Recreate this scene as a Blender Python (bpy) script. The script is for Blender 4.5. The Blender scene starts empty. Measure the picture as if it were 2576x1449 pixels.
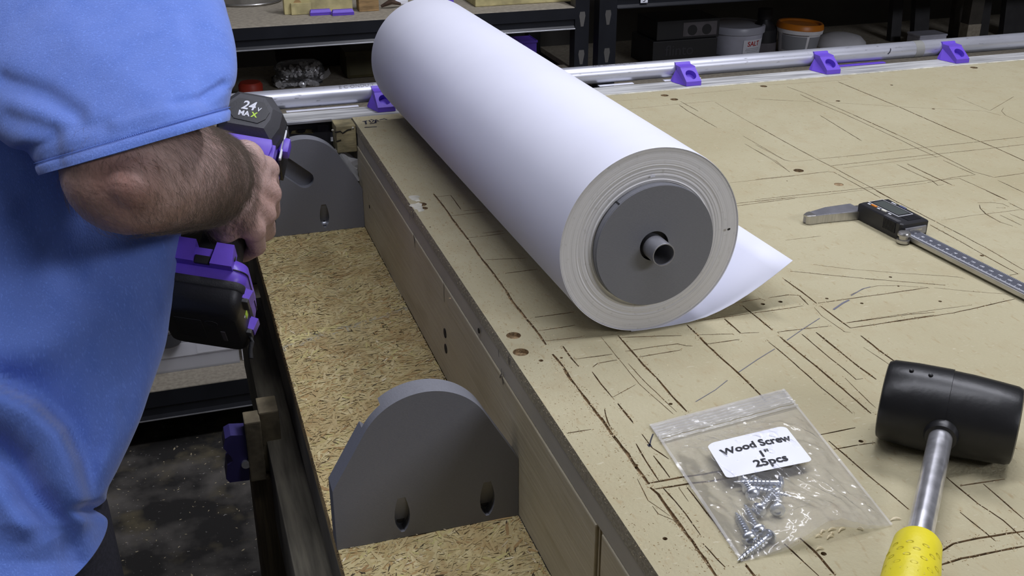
import bpy, bmesh, math, random
import numpy as np
from mathutils import Vector, Matrix, Euler, noise
from mathutils.geometry import delaunay_2d_cdt

# ------------------------------------------------------------------ scene, camera, world, lamps
SC = bpy.context.scene
COL = SC.collection
random.seed(7)
T = 0.90                      # height of the bench top above the floor
CAM_H = 0.371                 # camera height above the bench top
FPX, CX, CY = 2752.62, 1288.0, 724.5
PITCH, YAW = math.radians(24.8447), math.radians(17.6988)

cam_d = bpy.data.cameras.new('camera')
cam_d.sensor_width = 36.0
cam_d.lens = FPX / 2576.0 * 36.0
cam_d.clip_start = 0.02
cam_o = bpy.data.objects.new('camera', cam_d)
COL.objects.link(cam_o)
cam_o.location = (0, 0, T + CAM_H)
cam_o.rotation_euler = (math.pi / 2 - PITCH, 0, -YAW)
SC.camera = cam_o

world = bpy.data.worlds.new('world')
SC.world = world
world.use_nodes = True
world.node_tree.nodes['Background'].inputs[0].default_value = (0.75, 0.80, 1.0, 1)
world.node_tree.nodes['Background'].inputs[1].default_value = 0.03

def area(name, loc, target, size, energy, col):
    l = bpy.data.lights.new(name, 'AREA')
    l.shape = 'RECTANGLE'; l.size, l.size_y = size
    l.energy = energy; l.color = col
    o = bpy.data.objects.new(name, l); COL.objects.link(o)
    o.location = loc
    d = Vector(target) - Vector(loc)
    o.rotation_euler = d.to_track_quat('-Z', 'Y').to_euler()
    return o
LAMP = (0.885, 0.90, 1.0)
area('ceiling_tube_key', (1.05, 1.10, 2.42), (0.75, 0.98, 0.9), (1.2, 0.14), 20, LAMP)
area('ceiling_tube_front', (1.70, -1.70, 2.32), (0.75, 1.1, 0.9), (1.2, 0.30), 27, LAMP)
area('ceiling_tube_near', (0.10, 0.50, 2.42), (0.10, 0.75, 0.9), (1.2, 0.14), 15, LAMP)
area('ceiling_tube_left', (-1.0, 0.85, 2.42), (-0.25, 1.6, 0.2), (0.14, 1.2), 5, LAMP)  # unseen fill lamp, added to brighten the floor on the left

SC.view_settings.view_transform = 'Standard'
SC.view_settings.look = 'None'
SC.view_settings.exposure = 0.0
SC.view_settings.gamma = 1.0
SC.view_settings.use_curve_mapping = False

# ------------------------------------------------------------------ measuring: lines of sight of the photograph met with real planes
_F0 = Vector((math.sin(YAW), math.cos(YAW), 0)); _R = Vector((math.cos(YAW), -math.sin(YAW), 0))
_F = _F0 * math.cos(PITCH) - Vector((0, 0, math.sin(PITCH)))
_U = _F0 * math.sin(PITCH) + Vector((0, 0, math.cos(PITCH)))
_C = Vector((0, 0, T + CAM_H))
def ray(u, v): return _R * ((u - CX) / FPX) - _U * ((v - CY) / FPX) + _F
def PZ(u, v, z=0.0):
    d = ray(u, v); return _C + d * ((T + z - _C.z) / d.z)
def PY(u, v, y):
    d = ray(u, v); return _C + d * (y / d.y)
def PX(u, v, x):
    d = ray(u, v); return _C + d * (x / d.x)
def PD(u, v, d): return _C + ray(u, v) * d
def proj(p):
    q = Vector(p) - _C; w = q.dot(_F)
    return CX + FPX * q.dot(_R) / w, CY - FPX * q.dot(_U) / w

# ------------------------------------------------------------------ materials
def nodes(name):
    m = bpy.data.materials.new(name); m.use_nodes = True
    nt = m.node_tree
    return m, nt, nt.nodes['Principled BSDF']
def mat(name, col, rough=0.5, metal=0.0, var=0.0, vscale=40.0, bump=0.0, bscale=200.0, spec=0.5, stretch=None, col2=None, detail=4.0, sheen=0.0, trans=0.0, coat=0.0):
    m, nt, b = nodes(name)
    L = nt.links.new
    b.inputs['Roughness'].default_value = rough
    b.inputs['Metallic'].default_value = metal
    b.inputs['Specular IOR Level'].default_value = spec
    if sheen: b.inputs['Sheen Weight'].default_value = sheen
    if trans: b.inputs['Transmission Weight'].default_value = trans
    if coat: b.inputs['Coat Weight'].default_value = coat
    b.inputs['Base Color'].default_value = (*col, 1)
    tc = nt.nodes.new('ShaderNodeTexCoord')
    src = tc.outputs['Object']
    if stretch:
        mp = nt.nodes.new('ShaderNodeMapping'); mp.inputs['Scale'].default_value = stretch
        L(src, mp.inputs[0]); src = mp.outputs[0]
    if var or col2:
        n = nt.nodes.new('ShaderNodeTexNoise'); n.inputs['Scale'].default_value = vscale; n.inputs['Detail'].default_value = detail
        L(src, n.inputs['Vector'])
        r = nt.nodes.new('ShaderNodeValToRGB')
        c2 = col2 or tuple(c * (1 - var) for c in col)
        c1 = tuple(min(1, c * (1 + var * 0.5)) for c in col) if not col2 else col
        r.color_ramp.elements[0].position = 0.35; r.color_ramp.elements[0].color = (*c2, 1)
        r.color_ramp.elements[1].position = 0.65; r.color_ramp.elements[1].color = (*c1, 1)
        L(n.outputs['Fac'], r.inputs[0]); L(r.outputs[0], b.inputs['Base Color'])
    if bump:
        n2 = nt.nodes.new('ShaderNodeTexNoise'); n2.inputs['Scale'].default_value = bscale; n2.inputs['Detail'].default_value = 6
        L(src, n2.inputs['Vector'])
        bp = nt.nodes.new('ShaderNodeBump'); bp.inputs['Strength'].default_value = bump; bp.inputs['Distance'].default_value = 0.002
        L(n2.outputs['Fac'], bp.inputs['Height']); L(bp.outputs[0], b.inputs['Normal'])
    return m

def mix_layer(nt, base_sock, fac_sock, col):
    mx = nt.nodes.new('ShaderNodeMix'); mx.data_type = 'RGBA'
    nt.links.new(fac_sock, mx.inputs[0]); nt.links.new(base_sock, mx.inputs[6]); mx.inputs[7].default_value = (*col, 1)
    return mx.outputs[2]
def noise_mask(nt, scale, lo, hi, stretch=None, detail=5, rot=0):
    tc = nt.nodes.new('ShaderNodeTexCoord'); mp = nt.nodes.new('ShaderNodeMapping')
    mp.inputs['Scale'].default_value = stretch or (1, 1, 1); mp.inputs['Rotation'].default_value = (0, 0, rot)
    n = nt.nodes.new('ShaderNodeTexNoise'); n.inputs['Scale'].default_value = scale; n.inputs['Detail'].default_value = detail
    r = nt.nodes.new('ShaderNodeMapRange'); r.inputs[1].default_value = lo; r.inputs[2].default_value = hi
    nt.links.new(tc.outputs['Object'], mp.inputs[0]); nt.links.new(mp.outputs[0], n.inputs['Vector']); nt.links.new(n.outputs['Fac'], r.inputs[0])
    return r.outputs[0]

def m_mdf():
    m, nt, b = nodes('mdf_face'); L = nt.links.new
    rgb = nt.nodes.new('ShaderNodeRGB'); rgb.outputs[0].default_value = (0.435, 0.393, 0.257, 1)
    s = rgb.outputs[0]
    s = mix_layer(nt, s, noise_mask(nt, 7, 0.40, 0.75), (0.385, 0.34, 0.21))
    s = mix_layer(nt, s, noise_mask(nt, 45, 0.50, 0.80), (0.40, 0.345, 0.215))
    s = mix_layer(nt, s, noise_mask(nt, 260, 0.60, 0.78, (1, .35, 1), 3, 0.5), (0.36, 0.29, 0.165))
    s = mix_layer(nt, s, noise_mask(nt, 330, 0.64, 0.76, (.4, 1.2, 1), 3, -0.4), (0.50, 0.46, 0.325))
    L(s, b.inputs['Base Color']); b.inputs['Roughness'].default_value = 0.8; b.inputs['Specular IOR Level'].default_value = 0.25
    bp = nt.nodes.new('ShaderNodeBump'); bp.inputs['Strength'].default_value = 0.35; bp.inputs['Distance'].default_value = 0.0015
    L(noise_mask(nt, 380, 0.2, 0.8, None, 6), bp.inputs['Height']); L(bp.outputs[0], b.inputs['Normal'])
    return m
def m_attr(name, rough=0.75, bump=0.25):
    m, nt, b = nodes(name); L = nt.links.new
    a = nt.nodes.new('ShaderNodeAttribute'); a.attribute_name = 'tint'
    s = mix_layer(nt, a.outputs['Color'], noise_mask(nt, 26, 0.46, 0.80, None, 4), (0.34, 0.235, 0.10))
    s = mix_layer(nt, s, noise_mask(nt, 160, 0.5, 0.85, (1, .3, 1), 4, 0.7), (0.36, 0.25, 0.11))
    L(s, b.inputs['Base Color']); b.inputs['Roughness'].default_value = rough; b.inputs['Specular IOR Level'].default_value = 0.3
    bp = nt.nodes.new('ShaderNodeBump'); bp.inputs['Strength'].default_value = bump; bp.inputs['Distance'].default_value = 0.001
    L(noise_mask(nt, 400, 0.2, 0.8), bp.inputs['Height']); L(bp.outputs[0], b.inputs['Normal'])
    return m
def m_ply(name, c1, c2, rot=0):
    m, nt, b = nodes(name); L = nt.links.new
    rgb = nt.nodes.new('ShaderNodeRGB'); rgb.outputs[0].default_value = (*c1, 1)
    s = mix_layer(nt, rgb.outputs[0], noise_mask(nt, 14, 0.40, 0.75, (1, .5, .5)), c2)
    s = mix_layer(nt, s, noise_mask(nt, 30, 0.50, 0.80, (1, .35, 2)), tuple(c * .85 for c in c2))
    L(s, b.inputs['Base Color']); b.inputs['Roughness'].default_value = 0.6
    bp = nt.nodes.new('ShaderNodeBump'); bp.inputs['Strength'].default_value = 0.15; bp.inputs['Distance'].default_value = 0.002
    L(noise_mask(nt, 60, 0.2, 0.8, (1, .2, 4)), bp.inputs['Height']); L(bp.outputs[0], b.inputs['Normal'])
    return m
def m_floor():
    m, nt, b = nodes('stained_concrete'); L = nt.links.new
    rgb = nt.nodes.new('ShaderNodeRGB'); rgb.outputs[0].default_value = (0.036, 0.034, 0.032, 1)
    s = mix_layer(nt, rgb.outputs[0], noise_mask(nt, 9, 0.47, 0.70, None, 12), (0.19, 0.175, 0.155))
    s = mix_layer(nt, s, noise_mask(nt, 13, 0.54, 0.74, None, 12), (0.17, 0.145, 0.09))
    s = mix_layer(nt, s, noise_mask(nt, 150, 0.68, 0.73, None, 4), (0.34, 0.32, 0.30))
    L(s, b.inputs['Base Color']); b.inputs['Roughness'].default_value = 0.55
    return m
def m_film(name, white, fac, rough=0.12):
    m, nt, b = nodes(name); L = nt.links.new
    out = nt.nodes['Material Output']; nt.nodes.remove(b)
    t = nt.nodes.new('ShaderNodeBsdfTransparent'); t.inputs[0].default_value = (1, 1, 1, 1)
    d = nt.nodes.new('ShaderNodeAddShader'); d1 = nt.nodes.new('ShaderNodeBsdfDiffuse'); d2 = nt.nodes.new('ShaderNodeBsdfTranslucent')
    for q in (d1, d2): q.inputs[0].default_value = (white * .62, white * .62, white * .64, 1)
    L(d1.outputs[0], d.inputs[0]); L(d2.outputs[0], d.inputs[1])
    g = nt.nodes.new('ShaderNodeBsdfGlossy'); g.inputs['Roughness'].default_value = rough
    m1 = nt.nodes.new('ShaderNodeMixShader'); m1.inputs[0].default_value = fac
    m2 = nt.nodes.new('ShaderNodeMixShader')
    fr = nt.nodes.new('ShaderNodeFresnel'); fr.inputs['IOR'].default_value = 1.38
    L(t.outputs[0], m1.inputs[1]); L(d.outputs[0], m1.inputs[2])
    bn = nt.nodes.new('ShaderNodeBump'); bn.inputs['Strength'].default_value = 0.33; bn.inputs['Distance'].default_value = 0.004
    L(noise_mask(nt, 55, 0.3, 0.7, None, 3), bn.inputs['Height']); L(bn.outputs[0], g.inputs['Normal'])
    L(fr.outputs[0], m2.inputs[0]); L(m1.outputs[0], m2.inputs[1]); L(g.outputs[0], m2.inputs[2])
    L(m2.outputs[0], out.inputs[0])
    return m

M = {}
M['mdf'] = m_mdf()
M['mdf_cut'] = mat('mdf_cut', (0.29, 0.20, 0.105), 0.9, var=0.5, vscale=300, bump=0.4, bscale=600)
M['mdf_edge'] = mat('mdf_edge', (0.34, 0.31, 0.23), 0.95, var=0.15, vscale=220, bump=0.4, bscale=500)
M['band'] = mat('hardboard_band', (0.40, 0.38, 0.33), 0.55, var=0.15, vscale=25, stretch=(1, .3, 1))
M['ply'] = m_ply('birch_ply', (0.47, 0.43, 0.325), (0.42, 0.365, 0.245))
M['ply_raw'] = mat('splintered_ply', (0.40, 0.34, 0.23), 0.85, var=0.5, vscale=60, stretch=(1, 6, .3), bump=0.6, bscale=80)
M['osb'] = m_attr('osb_strand')
M['osb_base'] = mat('osb_base', (0.44, 0.32, 0.145), 0.85, var=0.4, vscale=60, bump=0.4, bscale=150)
M['lumber'] = mat('aged_lumber', (0.125, 0.113, 0.082), 0.8, var=0.4, vscale=30, stretch=(6, .5, .5), bump=0.3, bscale=60)  # wood darkened so its colour carries the shade on the bench rails
M['lumber_v'] = mat('aged_lumber_upright', (0.13, 0.10, 0.055), 0.8, var=0.4, vscale=30, stretch=(8, 8, .4), bump=0.3, bscale=60)  # shade on the legs is put into this darker wood colour
M['endgrain'] = mat('lumber_end_grain', (0.17, 0.14, 0.085), 0.85, var=0.35, vscale=60, bump=0.3, bscale=120)  # shade on the beam ends is put into this colour
M['block'] = mat('cracked_block', (0.30, 0.255, 0.135), 0.85, var=0.5, vscale=35, stretch=(1, 1, 2.5), bump=0.5, bscale=70)
M['weathered'] = mat('weathered_strip', (0.46, 0.46, 0.45), 0.55, var=0.45, vscale=20, stretch=(.5, 7, 7), bump=0.25, bscale=60)
M['alu'] = mat('bright_edge', (0.72, 0.73, 0.76), 0.3, metal=0.8, var=0.2, vscale=30)
M['crack'] = mat('dark_crack', (0.012, 0.010, 0.008), 0.95)
M['ink'] = mat('marker_ink', (0.02, 0.02, 0.035), 0.7)
M['pencil'] = mat('pencil_line', (0.13, 0.13, 0.17), 0.7)
M['white_chip'] = mat('white_filler', (0.62, 0.60, 0.50), 0.8, var=0.3, vscale=90, bump=0.5)
M['floor'] = m_floor()
M['wall'] = mat('dark_wall', (0.10, 0.095, 0.088), 0.9, var=0.25, vscale=4, bump=0.2, bscale=20)
M['wall_pale'] = mat('pale_wall', (0.24, 0.24, 0.235), 0.9, var=0.15, vscale=4)
M['ceil'] = mat('ceiling_paint', (0.36, 0.36, 0.36), 0.9, var=0.1, vscale=5)
M['paper'] = mat('white_paper', (0.72, 0.73, 0.825), 0.6, var=0.03, vscale=9, spec=0.3)
M['galv'] = None
M['grey'] = mat('grey_print', (0.172, 0.176, 0.196), 0.42, var=0.06, vscale=400, bump=0.12, bscale=500, stretch=(1, 1, 8), spec=0.45)
M['purple'] = mat('purple_print', (0.150, 0.075, 0.60), 0.45, bump=0.1, bscale=500, stretch=(1, 1, 6))
M['purple_tool'] = mat('purple_housing', (0.155, 0.080, 0.60), 0.38, var=0.08, vscale=60)
M['blk'] = mat('black_plastic', (0.014, 0.014, 0.017), 0.45, bump=0.08, bscale=500)
M['blk_matte'] = mat('black_overmould', (0.022, 0.022, 0.024), 0.7, bump=0.25, bscale=700)
M['charcoal'] = mat('charcoal_cap', (0.055, 0.055, 0.060), 0.55, bump=0.12, bscale=500)
M['black_metal'] = mat('black_rack_steel', (0.012, 0.013, 0.017), 0.35, var=0.2, vscale=20)
M['steel'] = mat('stainless_steel', (0.50, 0.49, 0.475), 0.32, metal=0.9, var=0.12, vscale=60, stretch=(1, 14, 1))
M['steel_dark'] = mat('satin_steel_face', (0.33, 0.33, 0.36), 0.38, metal=0.7, var=0.15, vscale=70)
M['beam_face'] = mat('etched_beam_face', (0.105, 0.11, 0.135), 0.45, metal=0.3, var=0.1, vscale=90)
M['chrome'] = mat('chrome', (0.80, 0.80, 0.84), 0.24, metal=0.85, var=0.25, vscale=120, bump=0.04, bscale=60)
M['zinc'] = mat('zinc_screw', (0.70, 0.73, 0.80), 0.28, metal=0.85, var=0.2, vscale=150)
M['rubber'] = mat('black_rubber', (0.013, 0.013, 0.014), 0.36, var=0.35, vscale=25, bump=0.10, bscale=140, spec=0.36)
M['yellow'] = mat('yellow_grip', (0.72, 0.62, 0.025), 0.42, var=0.12, vscale=30, bump=0.1, bscale=260)
M['shirt'] = None
M['trouser'] = mat('dark_trousers', (0.030, 0.029, 0.040), 0.95, var=0.3, vscale=300, bump=0.2, bscale=800)
M['thread'] = mat('blue_thread', (0.10, 0.18, 0.52), 0.8)
M['hair'] = mat('arm_hair', (0.19, 0.15, 0.115), 0.45, var=.5, vscale=600)
M['label'] = mat('white_label', (0.78, 0.79, 0.86), 0.5, spec=0.3)
M['print'] = mat('black_print', (0.012, 0.012, 0.016), 0.7)
M['white_print'] = mat('white_print', (0.75, 0.76, 0.80), 0.5)
M['lime'] = mat('lime_print', (0.50, 0.75, 0.06), 0.5)
M['yellow_pit'] = mat('grip_pit', (0.48, 0.40, 0.015), 0.5)  # darker yellow paints the shade inside the grip dimples
M['red_print'] = mat('red_print', (0.48, 0.03, 0.03), 0.5)
M['film'] = m_film('clear_film', 0.9, 0.12)
M['film_bag'] = m_film('glossy_bag_film', 0.7, 0.10, 0.10)
M['navy'] = mat('dark_navy_print', (0.050, 0.040, 0.17), 0.45)  # purple print with the shade on the hook put into its colour
M['nut'] = mat('bright_nut', (0.92, 0.92, 0.94), 0.22, metal=0.35)  # near-white, barely metallic colour stands in for sparkle on the dim shelf
M['film_milky'] = m_film('milky_film', 0.85, 0.30, 0.2)
M['lcd'] = mat('lcd_glass', (0.085, 0.095, 0.090), 0.12)
M['orange'] = mat('orange_lid', (0.62, 0.20, 0.015), 0.4)
M['tub'] = mat('white_tub', (0.80, 0.80, 0.84), 0.4, var=0.05)
M['tub_clear'] = mat('milky_tub', (0.55, 0.56, 0.66), 0.3, var=0.2, vscale=14)
M['greytext'] = mat('grey_print_block', (0.27, 0.28, 0.31), 0.6)
M['card_dark'] = mat('dark_carton', (0.014, 0.014, 0.016), 0.6)
M['card_tag'] = mat('grey_carton_tag', (0.115, 0.105, 0.115), 0.6, var=0.3, vscale=30)
M['particle'] = mat('particle_shelf', (0.36, 0.32, 0.25), 0.8, var=0.2, vscale=120, bump=0.2)
M['scrapwood'] = mat('scrap_wood', (0.33, 0.21, 0.09), 0.8, var=0.4, vscale=30, stretch=(1, 1, 5))
M['pale_board'] = mat('pale_board', (0.47, 0.41, 0.20), 0.8, var=0.3, vscale=40, bump=0.3, bscale=90)
M['red_cap'] = mat('red_cap', (0.42, 0.04, 0.02), 0.5)
M['case'] = m_film('clear_case', 0.95, 0.55, 0.15)
M['case_edge'] = m_film('clear_case_rim', 1.0, 0.88, 0.15)  # rim and case whitened in place of light on the low shelf
M['pot'] = mat('dull_pot', (0.30, 0.29, 0.27), 0.45, metal=0.4, var=0.3, vscale=30)
M['shaving'] = mat('wood_shaving', (0.78, 0.68, 0.46), 0.4, spec=0.7)
M['crumb'] = mat('sawdust', (0.36, 0.25, 0.12), 0.9, var=0.5, vscale=900)
M['crumb_pale'] = mat('pale_sawdust', (0.66, 0.56, 0.36), 0.85, var=0.3, vscale=900)
M['olive'] = mat('olive_tin', (0.07, 0.06, 0.022), 0.6, var=0.4, vscale=14)
M['bag_white'] = mat('crumpled_white_plastic', (0.42, 0.42, 0.42), 0.35, var=0.2, vscale=30)

def m_galv():
    m, nt, b = nodes('galvanised_conduit'); L = nt.links.new
    rgb = nt.nodes.new('ShaderNodeRGB'); rgb.outputs[0].default_value = (0.60, 0.61, 0.68, 1)
    s = mix_layer(nt, rgb.outputs[0], noise_mask(nt, 30, 0.45, 0.7, (.2, 1, 1)), (0.40, 0.41, 0.45))
    s = mix_layer(nt, s, noise_mask(nt, 160, 0.64, 0.74, (.5, 2, 2), 3), (0.26, 0.26, 0.29))
    L(s, b.inputs['Base Color']); b.inputs['Metallic'].default_value = 0.6; b.inputs['Roughness'].default_value = 0.36
    return m
M['galv'] = m_galv()
def m_shirt():
    m, nt, b = nodes('blue_cotton'); L = nt.links.new
    rgb = nt.nodes.new('ShaderNodeRGB'); rgb.outputs[0].default_value = (0.124, 0.207, 0.57, 1)
    s = mix_layer(nt, rgb.outputs[0], noise_mask(nt, 60, 0.45, 0.8, (1, 1, .4)), (0.098, 0.178, 0.53))
    s = mix_layer(nt, s, noise_mask(nt, 700, 0.55, 0.75, (1, 1, .25), 2), (0.155, 0.262, 0.69))
    L(s, b.inputs['Base Color']); b.inputs['Roughness'].default_value = 0.9; b.inputs['Specular IOR Level'].default_value = 0.15
    b.inputs['Sheen Weight'].default_value = 0.25
    bp = nt.nodes.new('ShaderNodeBump'); bp.inputs['Strength'].default_value = 0.22; bp.inputs['Distance'].default_value = 0.0015
    mx = nt.nodes.new('ShaderNodeMath'); mx.operation = 'ADD'
    L(noise_mask(nt, 900, 0.2, 0.8, (1, 1, .3), 3), mx.inputs[0]); L(noise_mask(nt, 90, 0.2, 0.8, None, 4), mx.inputs[1])
    L(mx.outputs[0], bp.inputs['Height']); L(bp.outputs[0], b.inputs['Normal'])
    return m
M['shirt'] = m_shirt()
def m_skin():
    m, nt, b = nodes('skin'); L = nt.links.new
    rgb = nt.nodes.new('ShaderNodeRGB'); rgb.outputs[0].default_value = (0.54, 0.375, 0.33, 1)
    s = mix_layer(nt, rgb.outputs[0], noise_mask(nt, 18, 0.45, 0.75), (0.43, 0.26, 0.21))
    s = mix_layer(nt, s, noise_mask(nt, 140, 0.55, 0.8, None, 5), (0.40, 0.25, 0.20))
    # the roughened reddish elbow
    tc = nt.nodes.new('ShaderNodeTexCoord'); vd = nt.nodes.new('ShaderNodeVectorMath'); vd.operation = 'DISTANCE'
    L(tc.outputs['Object'], vd.inputs[0]); m['elbow'] = 1
    vd.name = 'elbow_distance'
    mr = nt.nodes.new('ShaderNodeMapRange'); mr.inputs[1].default_value = 0.030; mr.inputs[2].default_value = 0.004; mr.inputs[4].default_value = 0.42
    L(vd.outputs['Value'], mr.inputs[0])
    s = mix_layer(nt, s, mr.outputs[0], (0.36, 0.13, 0.10))
    L(s, b.inputs['Base Color']); b.inputs['Roughness'].default_value = 0.55
    b.inputs['Subsurface Weight'].default_value = 0.08; b.inputs['Subsurface Radius'].default_value = (0.004, 0.002, 0.001)
    bp = nt.nodes.new('ShaderNodeBump'); bp.inputs['Strength'].default_value = 0.3; bp.inputs['Distance'].default_value = 0.0015
    L(noise_mask(nt, 260, 0.2, 0.8), bp.inputs['Height']); L(bp.outputs[0], b.inputs['Normal'])
    return m
M['skin'] = m_skin()

# ------------------------------------------------------------------ building helpers
MATS = {}                       # root object -> its matrix
def thing(name, label, cat, loc=(0, 0, 0), mat4=None, group=None, kind=None):
    o = bpy.data.objects.new(name, None); COL.objects.link(o)
    o.empty_display_size = 0.02
    m = mat4.copy() if mat4 is not None else Matrix.Translation(Vector(loc))
    o.matrix_world = m; MATS[o.name] = m
    if label: o['label'] = label
    if cat: o['category'] = cat
    if group: o['group'] = group
    if kind: o['kind'] = kind
    return o
def link(name, me, mt, parent=None, smooth=None, label=None, kind=None):
    o = bpy.data.objects.new(name, me); COL.objects.link(o)
    if mt is not None and not me.materials: me.materials.append(mt)
    if parent is not None:
        o.parent = parent
        MATS[o.name] = MATS[parent.name]
    if smooth is not None:
        for p in me.polygons: p.use_smooth = True
        me.set_sharp_from_angle(angle=math.radians(smooth))
    if label: o['label'] = label
    if kind: o['kind'] = kind
    return o
def part(name, geo, mt, parent, smooth=None, world=False, label=None, kind=None):
    """geo = (verts, faces) or bmesh; given in the parent's space, or in world space with world=True"""
    me = bpy.data.meshes.new(name)
    if isinstance(geo, bmesh.types.BMesh):
        geo.to_mesh(me); geo.free()
    else:
        me.from_pydata([tuple(v) for v in geo[0]], [], [tuple(f) for f in geo[1]])
    if world: me.transform(MATS[parent.name].inverted())
    me.update()
    return link(name, me, mt, parent, smooth, label, kind)
def solo(name, geo, mt, label=None, cat=None, smooth=None, group=None, kind=None, base=None):
    """a thing that is one mesh, geometry in world space; origin moved to its base"""
    me = bpy.data.meshes.new(name)
    if isinstance(geo, bmesh.types.BMesh):
        geo.to_mesh(me); geo.free()
    else:
        me.from_pydata([tuple(v) for v in geo[0]], [], [tuple(f) for f in geo[1]])
    co = np.empty(len(me.vertices) * 3); me.vertices.foreach_get('co', co); co = co.reshape(-1, 3)
    c = Vector(base) if base is not None else Vector(((co[:, 0].min() + co[:, 0].max()) / 2, (co[:, 1].min() + co[:, 1].max()) / 2, co[:, 2].min()))
    me.transform(Matrix.Translation(-c)); me.update()
    o = link(name, me, mt, None, smooth)
    o.location = c; MATS[o.name] = Matrix.Translation(c)
    if label: o['label'] = label
    if cat: o['category'] = cat
    if group: o['group'] = group
    if kind: o['kind'] = kind
    return o
def add(bm, geo):
    vs = [bm.verts.new(v) for v in geo[0]]
    for f in geo[1]:
        try: bm.faces.new([vs[i] for i in f])
        except ValueError: pass
    return bm
def BM(*geos):
    bm = bmesh.new()
    for g in geos: add(bm, g)
    return bm
def xf(geo, m): return ([m @ Vector(v) for v in geo[0]], geo[1])
def box(lo, hi):
    (a, b, c), (d, e, f) = lo, hi
    v = [(a, b, c), (d, b, c), (d, e, c), (a, e, c), (a, b, f), (d, b, f), (d, e, f), (a, e, f)]
    return v, [(3, 2, 1, 0), (4, 5, 6, 7), (0, 1, 5, 4), (1, 2, 6, 5), (2, 3, 7, 6), (3, 0, 4, 7)]
def rbox(lo, hi, r=0.002, seg=2):
    bm = BM(box(lo, hi))
    bmesh.ops.bevel(bm, geom=bm.edges[:], offset=r, segments=seg, affect='EDGES', profile=0.6)
    return bm
def bevel(bm, r, seg=2, ang=30):
    es = [e for e in bm.edges if len(e.link_faces) == 2 and e.calc_face_angle(0) > math.radians(ang)]
    bmesh.ops.bevel(bm, geom=es, offset=r, segments=seg, affect='EDGES', profile=0.6, clamp_overlap=True)
    return bm
def bmgeo(bm):
    bm.verts.index_update()
    g = ([v.co.copy() for v in bm.verts], [[v.index for v in f.verts] for f in bm.faces]); bm.free(); return g
def lathe(prof, n=32, axis='Z', caps=True):
    """prof: list of (radius, height)"""
    v, f = [], []
    for r, h in prof:
        for k in range(n):
            a = 2 * math.pi * k / n
            p = (r * math.cos(a), r * math.sin(a), h)
            if axis == 'Y': p = (p[0], p[2], -p[1])
            if axis == 'X': p = (p[2], p[0], p[1])
            v.append(p)
    for i in range(len(prof) - 1):
        for k in range(n):
            a, b = i * n + k, i * n + (k + 1) % n
            f.append((a, b, b + n, a + n))
    if caps:
        f.append(tuple(range(n))[::-1]); f.append(tuple(range((len(prof) - 1) * n, len(prof) * n)))
    return v, f
def loft(rings, closed=True, caps=True):
    n = len(rings[0]); v = [p for r in rings for p in r]; f = []
    for i in range(len(rings) - 1):
        for k in range(n if closed else n - 1):
            a, b = i * n + k, i * n + (k + 1) % n
            f.append((a, b, b + n, a + n))
    if caps and closed:
        f.append(tuple(range(n))[::-1]); f.append(tuple(range((len(rings) - 1) * n, len(rings) * n)))
    return v, f
def frame(d, up=(0, 0, 1)):
    d = Vector(d).normalized(); up = Vector(up)
    if abs(d.dot(up)) > 0.98: up = Vector((0, 1, 0))
    x = d.cross(up).normalized(); return x, x.cross(d).normalized(), d
def tube(path, r, n=8, caps=True):
    rings = []
    path = [Vector(p) for p in path]
    rr = r if isinstance(r, (list, tuple)) else [r] * len(path)
    for i, p in enumerate(path):
        d = path[min(i + 1, len(path) - 1)] - path[max(i - 1, 0)]
        x, y, _ = frame(d)
        rings.append([p + x * (rr[i] * math.cos(2 * math.pi * k / n)) + y * (rr[i] * math.sin(2 * math.pi * k / n)) for k in range(n)])
    return loft(rings, True, caps)
def capsule(p1, r1, p2, r2, n=20, m=6, flat=None, fs=1.0):
    """tapered limb piece with round ends; flat: direction along which the section is scaled by fs"""
    p1, p2 = Vector(p1), Vector(p2); x, y, d = frame(p2 - p1)
    if flat is not None:
        fl = Vector(flat); y = (fl - d * fl.dot(d)).normalized(); x = y.cross(d)
    rings = []
    for i in range(m):
        a = math.pi / 2 * (1 - i / m); rings.append((p1 - d * (r1 * math.sin(a)), r1 * math.cos(a) + 1e-5))
    rings.append((p1, r1)); rings.append(((p1 + p2) / 2, (r1 + r2) / 2))
    for i in range(m + 1):
        a = math.pi / 2 * i / m; rings.append((p2 + d * (r2 * math.sin(a)), r2 * math.cos(a) + 1e-5))
    return loft([[c + x * (r * math.cos(2 * math.pi * k / n)) + y * (fs * r * math.sin(2 * math.pi * k / n)) for k in range(n)] for c, r in rings])
def pocket_plate(outline, pockets, thick, to3d, back=True):
    """a plate from a 2-D outline whose front face carries recesses. pockets: (polygon, depth or f(x,y)->depth). to3d(x, y, depth)."""
    V = [Vector(p) for p in outline]; n0 = len(V)
    faces_in = [list(range(n0))]
    for poly, _ in pockets:
        s = len(V); V += [Vector(p) for p in poly]; faces_in.append(list(range(s, s + len(poly))))
    v2, _, f2, _, _, fo = delaunay_2d_cdt(V, [], faces_in, 1, 1e-6)
    cls = [max(o) if o else 0 for o in fo]
    return _sink(v2, f2, cls, [None] + [d for _, d in pockets], outline, thick, to3d, back)
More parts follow.
